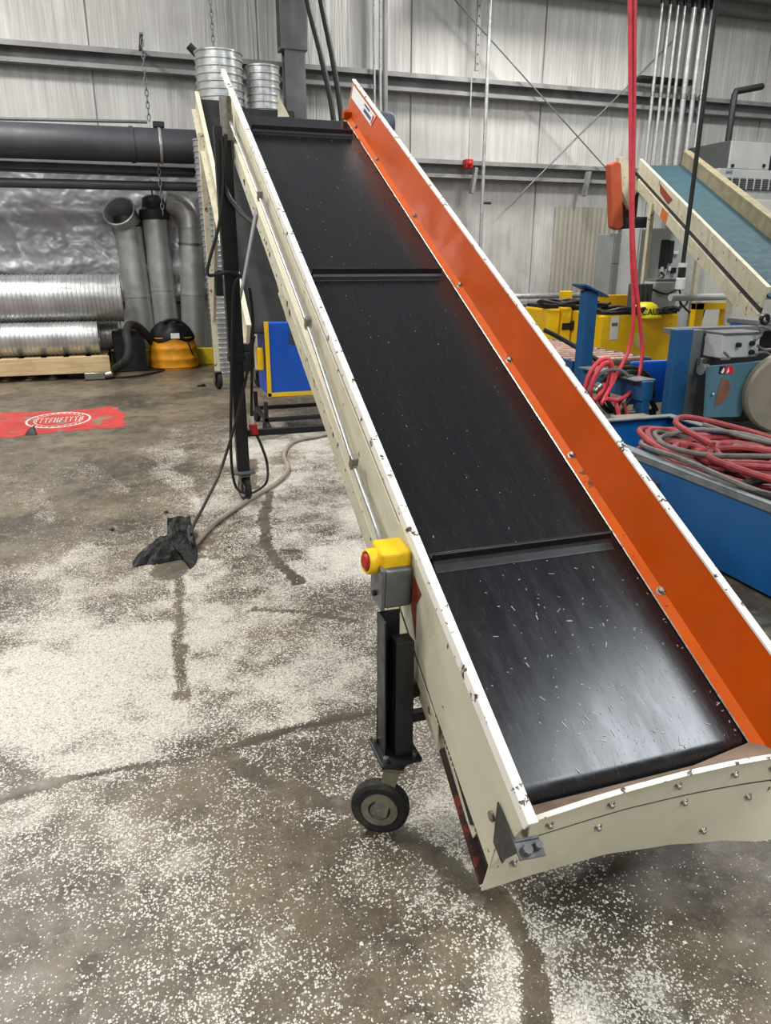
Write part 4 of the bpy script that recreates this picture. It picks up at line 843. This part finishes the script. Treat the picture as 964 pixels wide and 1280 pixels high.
dc = A(985, 492, 4.95); MB().lathe([(.10, 0), (.34, 0), (.36, .02), (.36, .09), (.34, .11), (.10, .11), (.10, 0)], dc, (.35, 1, .05), 40, False).build('flywheel', mk('dusty_grey_disc', '#8b8375', .6, .2, .15, 4), t)
MB().lathe([(.01, 0), (.12, 0), (.12, .12), (.01, .12)], dc+Vector((0, .02, 0)), (.35, 1, .05), 20).build('flywheel_hub', BLACKM, t)
MB().cyl(A(876, 462, 5.3), A(884, 462, 5.3), .05, 14).build('small_drum', GREYP, t)
MB().box(A(877, 457, 5.38), (.07, .06, .14)).build('gauge_block', ZINC, t, .01)
for k, (px, py, rr) in enumerate(((890, 430, .05), (898, 436, .065), (884, 425, .04), (903, 428, .04), (893, 444, .05))):
    MB().lathe([(rr*.5, 0), (rr, .01), (rr, .06), (rr*.6, .09), (.005, .09)], A(px, py, 5.62), (.2*(k-2), -1, .3), 12).build('valve', (RUST, BLACKP, ZINC, BLACKM, GREYP)[k], t)
for k, pts in enumerate((((947, 432), (955, 437), (968, 436)), ((944, 425), (952, 418), (950, 408), (968, 414)), ((944, 442), (956, 440), (966, 446)), ((905, 440), (912, 448), (902, 449)))):
    MB().tube(cr([A(x, y, 5.15) for x, y in pts], 8), .012, 6).build('wire', GREYH, t)
MB().lathe([(.03, -.02), (.05, -.02), (.05, .02), (.03, .02), (.03, -.02)], A(956, 399, 5.5), (0, 1, 0), 14, False).build('lifting_eye', BLACKP, t)
MB().span((A(960, 410).x-.02, 5.5, p0.z), (A(960, 410).x+.6, 5.9, p0.z+.05)).build('top_cover', GREYP, t, .01)
MB().box(A(928, 510, 5.35), (.18, .1, .25)).build('lower_gear', BLACKM, t, .03)
# blue beam and bright panel, post
p0, p1 = at(770, 486, 6.0), at(852, 482, 5.5)
t = thing('steel_stand', 'dark blue steel frame with upright post and angled cap plate', 'frame', (4.45, 6.4, 0))
MB().span((4.36, 6.66, 0), (4.50, 6.78, 1.36)).build('post', BLUED, t, .006)
MB().bar((4.28, 6.70, 1.42), (4.60, 6.74, 1.30), .20, .02, (0, 0, 1)).build('cap_plate', BLUED, t, .003)
MB().span((4.36, 5.62, .42), (4.48, 6.66, .60)).build('cross_beam', BLUED, t, .006)
MB().span((4.3, 5.65, .60), (4.52, 6.6, .612)).build('beam_ledge', rimm, t, .002)
MB().span((4.38, 5.62, 0), (4.46, 5.72, .42)).build('foot', BLUED, t, .006)
b0, b1 = at(790, 452, 6.2), at(850, 490, 6.2); tag(MB().span((b0.x, 6.2, b1.z-.1), (b1.x+.3, 6.24, b0.z)).build('sheet_metal', BLUEB, None, .03), 'bright blue sheet panel standing behind the hanging red hoses', 'panel')
b0, b1 = at(903, 404, 9.3), at(975, 412, 9.3); tag(MB().span((b0.x, 9.3, .0), (b1.x+.8, 9.36, b0.z)).build('sheet_metal', BLUEB, None, .03), 'bright blue panel edge showing behind the teal machine', 'panel')
# roller table
t = thing('roller_table', 'blue framed roller table with rusty rollers', 'roller table', (4.85, 7.6, 0))
for X in (4.38, 5.34):
    MB().span((X-.02, 6.82, .48), (X+.02, 9.1, .64)).build('side_rail', BLUED, t, .004)
    for Y in (6.95, 9.0): MB().span((X-.03, Y-.03, 0), (X+.03, Y+.03, .48)).build('leg', BLUED, t, .004)
for k in range(13): MB().cyl((4.41, 6.94+k*.175, .60), (5.31, 6.94+k*.175, .60), .05, 14).build('roller', ROLLER, t)
# cardboard & pipes under the beam
c = at(800, 540, 5.3); tag(MB().span((3.95, 5.05, 0), (4.3, 5.5, .34)).build('cardboard_box', CARD, None, .008), 'tan carton on the floor beside the blue frame', 'box')
tag(MB().cyl((3.7, 5.75, .24), (4.6, 5.9, .24), .035, 12).build('grey_bar', rimm), 'grey steel bar lying low under the blue frame', 'bar')
tag(MB().cyl((3.6, 5.55, .10), (4.6, 5.75, .10), .05, 12).build('grey_bar', rimm), 'thicker grey steel bar on the floor under the blue frame', 'bar')
# hanging red hoses
t = thing('hanging_red_hose', 'bright red air hose hanging from above in a long loop', 'hose', at(790, 500, 6.0))
HY = 5.95
pl = [at(787, -60, HY), at(787.5, 0, HY), at(788.5, 150, HY), at(789.5, 300, HY), at(792, 380, HY), at(791, 410, HY), at(785, 440, HY), at(773, 465, 5.9), at(760, 490, 5.8), at(752, 505, 5.7)]
pr_ = [at(793.5, -60, HY), at(793.5, 0, HY), at(792.5, 150, HY), at(791, 280, HY-.03), at(795, 350, HY-.03), at(801, 410, HY), at(803, 440, HY), at(799, 468, 5.9), at(788, 490, 5.8), at(772, 500, 5.7), at(758, 498, 5.65)]
MB().tube(cr(pl, 8), .018, 10).build('left_strand', REDH, t); MB().tube(cr(pr_, 8), .018, 10).build('right_strand', REDH, t)
MB().tube(cr([at(770, 503, 5.75), at(774, 520, 5.7), at(776, 545, 5.65)], 6), .02, 8).build('lower_strand', REDH, t); MB().tube(cr([at(779, 503, 5.75), at(786, 522, 5.7), at(796, 545, 5.65)], 6), .02, 8).build('lower_strand', REDD, t)
def ringhose(label, c, ra, rb, r, mat, tilt, n=2):
    pts = []; 
    for i in range(n*12+1):
        th = 2*math.pi*i/12; k = i/12; p = Vector((ra*(1+.08*math.sin(k*3))*math.cos(th), .05*k+.06*math.sin(th*.5), rb*(1+.1*math.cos(k*2))*math.sin(th))); p.rotate(Matrix.Rotation(tilt, 3, 'Y')); pts.append(Vector(c)+p)
    o_ = tag(MB().tube(cr(pts, 4), r, 8).build('hung_hose', mat), label, 'hose'); WLOC[o_.name] = (0, 0, 0); return o_
rh = ringhose('red hose loop hung on the blue frame beside the wing', at(753, 478, 5.85), .10, .20, .022, REDH, .3)
ringhose('black hose loop draped over the blue frame', at(788, 492, 5.9), .27, .22, .024, RUBBER, .2, 2)
ringhose('thin black cable loop draped low on the blue frame', at(800, 525, 5.75), .2, .26, .018, CABLE, -.4, 2)
ringhose('grey hose loop hung left on the blue frame', at(768, 495, 5.8), .22, .22, .016, GREYH, -.2, 1)
MB().lathe([(.02, 0), (.03, .01), (.03, .05), (.04, .05), (.04, .09), (.02, .1)], at(742, 490, 5.75), (.6, .1, .5), 12).build('hose_fitting', ZINC, rh)
tag(MB().tube(cr([at(680, 412, 7.2), at(705, 425, 7.1), at(733, 442, 6.9), at(752, 455, 6.6), at(758, 478, 6.2)], 8), .025, 8).build('black_hose', RUBBER), 'black hose running along the roller table to the post', 'hose')

# ------------------------------------------------------------------ yellow tanks with clutter
Yy = 9.9
cuts = [684, 703, 716, 737, 764]
grp = 'yellow tank modules'
def yblock(pxa, pxb, pya, label, Y=Yy, d=.7, nm='yellow_tank'):
    a_, b_ = at(pxa, pya, Y), at(pxb, pya, Y); t_ = thing(nm, label, 'tank', ((a_.x+b_.x)/2, Y+d/2, 0), grp)
    MB().span((a_.x+.01, Y, .05), (b_.x-.01, Y+d, a_.z)).build('body', YEL, t_, .03); MB().span((a_.x+.03, Y+.02, a_.z), (b_.x-.03, Y+d-.02, a_.z+.05)).build('lid', BLACKM, t_, .01)
    MB().span((a_.x+.05, Y+.05, 0), (b_.x-.05, Y+d-.05, .05)).build('foot', BLACKM, t_); return t_, a_, b_
yblock(684, 702, 386, 'leftmost narrow yellow tank module by the wall pipes'); yblock(702, 717, 384, 'second narrow yellow tank module by the wall pipes'); yblock(717, 752, 388, 'yellow tank module partly behind the blue post')
t_, a_, b_ = yblock(752, 850, 394, 'largest yellow tank module below the yellow caution helmet', 9.5)
lb = at(768, 410, 9.49); MB().box(lb, (.14, .006, .34)).build('notice', WHITEP, t_); MB().box(lb+Vector((0, -.005, .05)), (.1, .004, .05)).build('notice_print', GREYP, t_)
lb = at(800, 425, 9.49); MB().prism([lb+Vector((.12*math.cos(k), 0, .16*math.sin(k))) for k in (0, 1.2, 2.3, 3.3, 4.2, 5.3)], (0, -.005, 0)).build('peeling_patch', mk('pale_yellow', '#d9cb77', .6), t_)
lb = at(708, 408, 9.89); tag(MB().box(lb, (.14, .02, .1)).box(lb+Vector((.1, 0, .01)), (.06, .03, .14)).build('black_marker', BLKI, None, .006), 'black bracket on the front of a yellow tank module', 'bracket')
a_, b_ = at(704, 364, 10.2), at(715, 378, 10.2); tag(MB().span((a_.x, 10.2, b_.z-.1), (b_.x, 10.3, a_.z)).build('yellow_tab', YEL, None, .01), 'small square yellow tab standing on the tanks', 'tab')
a_, b_ = at(762, 370, 10.4), at(792, 379, 10.4); tag(MB().span((a_.x, 10.7, 0), (b_.x+.1, 10.78, a_.z)).build('yellow_plate', YEL, None, .01), 'flat yellow plate standing behind the red hoses', 'plate')
t = thing('yellow_guard_frame', 'yellow square-tube guard frame before the grey cabinet', 'guard', (at(878, 400, 8.6).x, 8.6, 0))
a_, b_ = at(871, 379, 8.6), at(915, 376, 8.6)
MB().span((a_.x, 8.6, 0), (a_.x+.14, 8.7, a_.z)).build('post', YEL, t, .006); MB().span((a_.x, 8.6, a_.z-.09), (b_.x, 8.7, a_.z)).build('top_rail', YEL, t, .006); MB().span((b_.x-.1, 8.6, 0), (b_.x, 8.7, a_.z-.09)).build('post', YEL, t, .006)
a_, b_ = at(838, 372, 9.2), at(915, 373, 9.2); tag(MB().cyl((a_.x, 9.2, a_.z), (b_.x+1.6, 9.2, a_.z), .05, 12).build('pale_rail', CABG), 'pale rail behind the yellow guard frame', 'rail')
# cables heap on tanks
for k in range(6):
    c = at(700+k*14, 383+k*1.5, 9.9+.2*(k % 2)) if k < 3 else at(770+(k-3)*34, 392, 9.65)
    pts = [c+Vector((.30*math.cos(th*1.0+k)*(1+.2*math.sin(th*.7)), .2*math.sin(th), .06+.03*math.sin(th*2.3+k))) for th in [j*.7 for j in range(24)]]
    tag(MB().tube(cr(pts, 4), .022, 6).build('cable_heap', CABLE), ['black cable heap on the leftmost yellow tank', 'black cable heap on the second yellow tank', 'black cable heap behind the blue post', 'black cable heap left on the largest yellow tank', 'black cable heap under the yellow helmet', 'black cable heap right on the largest yellow tank'][k], 'cable')
c = at(815, 391, 9.45); t = thing('caution_helmet', 'bright yellow caution helmet on the cable heap', 'helmet', c)
HELM = mk('lemon_yellow_plastic', '#e6e019', .4, 0, .05, 9)
MB().lathe([(.24, -.07), (.235, -.04), (.20, -.03), (.19, .05), (.15, .11), (.08, .145), (.005, .15)], c+Vector((0, .15, 0)), (0, 0, 1), 26).build('shell', HELM, t)
MB().lathe([(.25, -.075), (.25, -.06), (.2, -.06)], c+Vector((0, .15, 0)), (0, 0, 1), 26).build('brim', HELM, t)
fc = bpy.data.curves.new('caution_lettering', 'FONT'); fc.body = 'CAUTION'; fc.size = .135; fc.align_x = 'CENTER'; fc.extrude = .004
fo = bpy.data.objects.new('caution_text_tmp', fc); COL.objects.link(fo); dg = bpy.context.evaluated_depsgraph_get(); tm = bpy.data.meshes.new_from_object(fo.evaluated_get(dg)); bpy.data.objects.remove(fo)
cen_h = c+Vector((0, .15, 0))
for v in tm.vertices:
    th = v.co.x/.23 + .42; rr = .203+v.co.z-.35*max(0, v.co.y-.02)*.5; v.co = Vector((rr*math.sin(th)*1., .15-rr*math.cos(th), v.co.y-.03))
tm.materials.append(BLKI); to = bpy.data.objects.new('lettering', tm); COL.objects.link(to); to.parent = t
# grey control box with finned side on tanks
c = at(828, 370, 9.9); t = thing('control_unit', 'grey control unit with cooling fins on the yellow tanks', 'control unit', c)
MB().box(c+Vector((.1, .2, 0)), (.42, .3, .42)).build('body', CABG, t, .015)
for k in range(4): MB().box(c+Vector((-.20-k*.085, .12, -.02)), (.05, .2, .40)).build('fin', CABD, t, .006)
MB().box(c+Vector((.1, .2, .23)), (.38, .26, .04)).build('lid', GREYP, t, .01)
MB().tube(cr([c+Vector((-.2, 0, .1)), c+Vector((.05, -.02, .03)), c+Vector((.3, 0, .09)), c+Vector((.36, 0, -.12)), c+Vector((.46, 0, -.15)), c+Vector((.5, 0, -.02)), c+Vector((.42, 0, .02)), c+Vector((.36, 0, -.1)), c+Vector((.6, -.05, -.28)), c+Vector((.75, -.1, -.12)), c+Vector((.72, -.1, -.4))], 6), .016, 6).build('cable', CABLE, t)
# floor pipes by wall
for k in range(4):
    z = 1.02-k*.15; tag(MB().cyl((6.0, 12.6, z), (9.6, 12.6, z), .05, 12).build('wall_pipe', GREYP if k % 2 else STEEL), ['topmost', 'second', 'third', 'lowest'][k]+' horizontal pipe along the foot of the back wall', 'pipe', 'horizontal wall pipes')
# grey cabinets
def cab(nm, label, pa, pb, Y, depth, front, side=None):
    a_, b_ = at(*pa, Y), at(*pb, Y); t_ = thing(nm, label, 'cabinet', ((a_.x+b_.x)/2, Y+depth/2, 0))
    MB().span((a_.x, Y, .02), (b_.x, Y+depth, a_.z)).build('body', side or front, t_, .012); return t_, a_, b_
t, a_, b_ = cab('grey_cabinet', 'grey electrical cabinet with black meter box behind the tanks', (800, 285), (858, 370), 10.9, .6, CABG)
MB().span((a_.x+.02, 10.87, .1), (b_.x-.02, 10.9, a_.z-.02)).build('door', CABG, t, .008)
for p_, s_, mt in (((830, 318), (.16, .05, .46), BLACKM), ((838, 305+10), (.09, .07, .36), BLACKM)):
    c = at(*p_, 10.87); MB().box(c, s_).build('meter_box', mt, t, .01)
for p_, mt, s_ in (((845, 316), WHITEP, (.1, .02, .05)), ((842, 338), BLKI, (.09, .04, .09)), ((837, 336), WHITEP, (.05, .03, .07)), ((852, 352), BLKI, (.14, .03, .14)), ((827, 337), WHITEP, (.05, .05, .08))):
    MB().box(at(*p_, 10.85), s_).build('switch', mt, t, .006)
MB().tube(cr([at(826, 340, 10.8), at(830, 345, 10.75), at(822, 352, 10.75), at(818, 362, 10.7)], 6), .02, 6).build('cable', CABLE, t)
t, a_, b_ = cab('grey_locker', 'plain grey locker left of the meter cabinet', (768, 292), (800, 370), 11.4, .5, mk('mid_grey_locker', '#8f9494', .5, .1, .1, 3))
MB().span((a_.x+.02, 11.38, 1.6), (b_.x-.02, 11.4, a_.z-.02)).build('door', MATS['mid_grey_locker'], t, .006); MB().span((a_.x+.02, 11.38, .1), (b_.x-.02, 11.4, 1.58)).build('door', MATS['mid_grey_locker'], t, .006)
t, a_, b_ = cab('vent_cabinet', 'tall white cabinet with a louvred vent band at far right', (899, 210), (1010, 345), 11.8, .9, CABG)
MB().span((a_.x+.03, 11.78, .1), (b_.x-.03, 11.8, a_.z-.5)).build('door', mk('cream_white_panel', '#c9cbc2', .4, .1, .08, 2), t, .008)
z1 = at(910, 222, 11.78).z; z0 = at(910, 236, 11.78).z; MB().span((a_.x+.1, 11.77, z0), (b_.x-.05, 11.79, z1)).build('vent_band', CABD, t)
for k in range(7): x = a_.x+.12+k*.17; MB().span((x-.012, 11.755, z0), (x+.012, 11.77, z1)).build('vent_bar', CABG, t)
for k in range(5): z = z0+(z1-z0)*(k+.5)/5; MB().span((a_.x+.1, 11.758, z-.006), (b_.x-.05, 11.772, z+.006)).build('vent_slat', GREYP, t)
MB().box(at(913, 213, 11.77), (.14, .01, .04)).build('badge', mk('green_badge', '#7fa59a', .4), t)
t_, a2, b2 = None, at(914, 175, 11.85), at(961, 209, 11.85)
tk = thing('roof_box', 'pale square box with dark side on top of the vent cabinet', 'box', ((a2.x+b2.x)/2, 12.2, a_.z))
MB().span((a2.x, 11.86, a_.z+.002), (b2.x, 13.0, a2.z)).build('body', CABD, tk, .01); MB().span((a2.x+.01, 11.83, a_.z+.01), (b2.x-.01, 11.86, a2.z-.01)).build('front_panel', CABG, tk, .008)
for px in (916, 955): MB().box(at(px, 207, 11.82), (.05, .03, .05)).build('latch', BLKI, tk)
tag(MB().span((b2.x+.08, 11.9, a_.z+.002), (b2.x+.9, 12.5, a2.z-.2)).build('dark_box', BLACKM, None, .01), 'dark box at the right edge on the vent cabinet', 'box')
g = at(911, 172, 12.0); e1 = at(917, 114, 12.0); e2 = at(953, 108, 12.0)
tag(MB().tube([g+Vector((0, 0, -.08)), Vector((g.x, 12.0, e1.z-.05)), Vector((g.x+.02, 12.0, e1.z)), Vector((e2.x, 12.0, e2.z))], .055, 12).build('elbow_pipe', BLACKM), 'black bent pipe rising from the roof box', 'pipe')

# ------------------------------------------------------------------ teal belt conveyor at right
t = thing('teal_conveyor', 'inclined conveyor with teal belt and worn cream side at right', 'conveyor', (7.0, 8.0, 0))
vp = RT*((567-CXP)/FPX) - UP*((-36-CYP)/FPX) + FW; D = vp.normalized()
top = at(801, 207, 11.5); Hd = Vector((D.y, -D.x, 0)).normalized(); Nn = Hd.cross(D).normalized()
if Nn.z < 0: Nn = -Nn
SC = 1.2; Lc = 5.15
def TC(a_, l, h): return top + (Hd*a_ - D*l + Nn*h)*SC
def strip(nm, prof, l0, l1, mat, label=None, bev=.003): return MB().loft([[TC(a_, l, h) for a_, h in prof] for l in (l0, l1)]).build(nm, mat, t, bev, label)
strip('belt', [(.02, 0), (.58, 0), (.58, -.02), (.02, -.02)], .0, Lc, TEALB, 'teal rubber belt')
strip('side_rail', [(-.02, .08), (.02, .08), (.02, .03), (.0, .02), (.0, -.10), (-.02, -.10)], -.05, Lc, CREAM_OLD)
strip('rail_gap', [(-.012, -.10), (.0, -.10), (.0, -.15), (-.012, -.15)], -.02, Lc, BLACKM, 'dark seam', 0)
strip('lower_rail', [(-.03, -.15), (.0, -.15), (.0, -.29), (-.03, -.29)], .1, Lc, CREAM_OLD)
strip('far_board', [(.58, .14), (.61, .14), (.61, -.3), (.58, -.3)], -.1, Lc, OLIVE)
strip('far_board_cap', [(.575, .14), (.67, .14), (.67, .17), (.575, .17)], -.1, Lc, OLIVE)
hd = TC(-.10, -.02, 0)
MB().prism([at(763, 205, 11.38), at(772, 201, 11.38), at(777, 204, 11.38), at(780, 282, 11.38), at(774, 288, 11.38), at(766, 284, 11.38)], (0, .15, 0)).build('chain_guard', ORGRD, t, .02, 'faded orange chain guard')
MB().prism([at(774, 196, 11.44), at(781, 196, 11.44), at(800, 228, 11.44), at(788, 262, 11.44), at(778, 240, 11.44)], (0, .1, 0)).build('head_plate', CREAM_OLD, t, .005)
MB().cyl(TC(0, .05, -.08), TC(.6, .05, -.08), .095, 20).build('head_pulley', BLACKP, t)
MB().cyl(at(778, 281, 11.5), at(808, 281, 11.5), .13, 20).build('motor', BLACKM, t); MB().span(at(780, 240, 11.56), at(793, 275, 11.62)).build('motor_mount', mk('dark_red_mount', '#5d2a24', .5), t, .01)
ls = 1.6; MB().prism([TC(-.0315, ls, -.16), TC(-.0315, ls+.3, -.16), TC(-.0315, ls+.3, -.28), TC(-.0315, ls, -.28)], Hd*-.002).build('warning_sticker', ORST, t)
MB().prism([TC(-.0215, 1.25, .04), TC(-.0215, 1.95, .01), TC(-.0215, 1.8, -.08), TC(-.0215, 1.35, -.05)], Hd*-.002).build('rust_patch', RUST, t)
for l, ps in ((1.2, (-.05, .62)), (2.6, (.62,))):
    for a_ in ps:
        q = TC(a_, l, -.3); MB().span((q.x-.035, q.y-.035, 0), (q.x+.035, q.y+.035, q.z+.1)).build('leg', CREAM_OLD, t, .005)
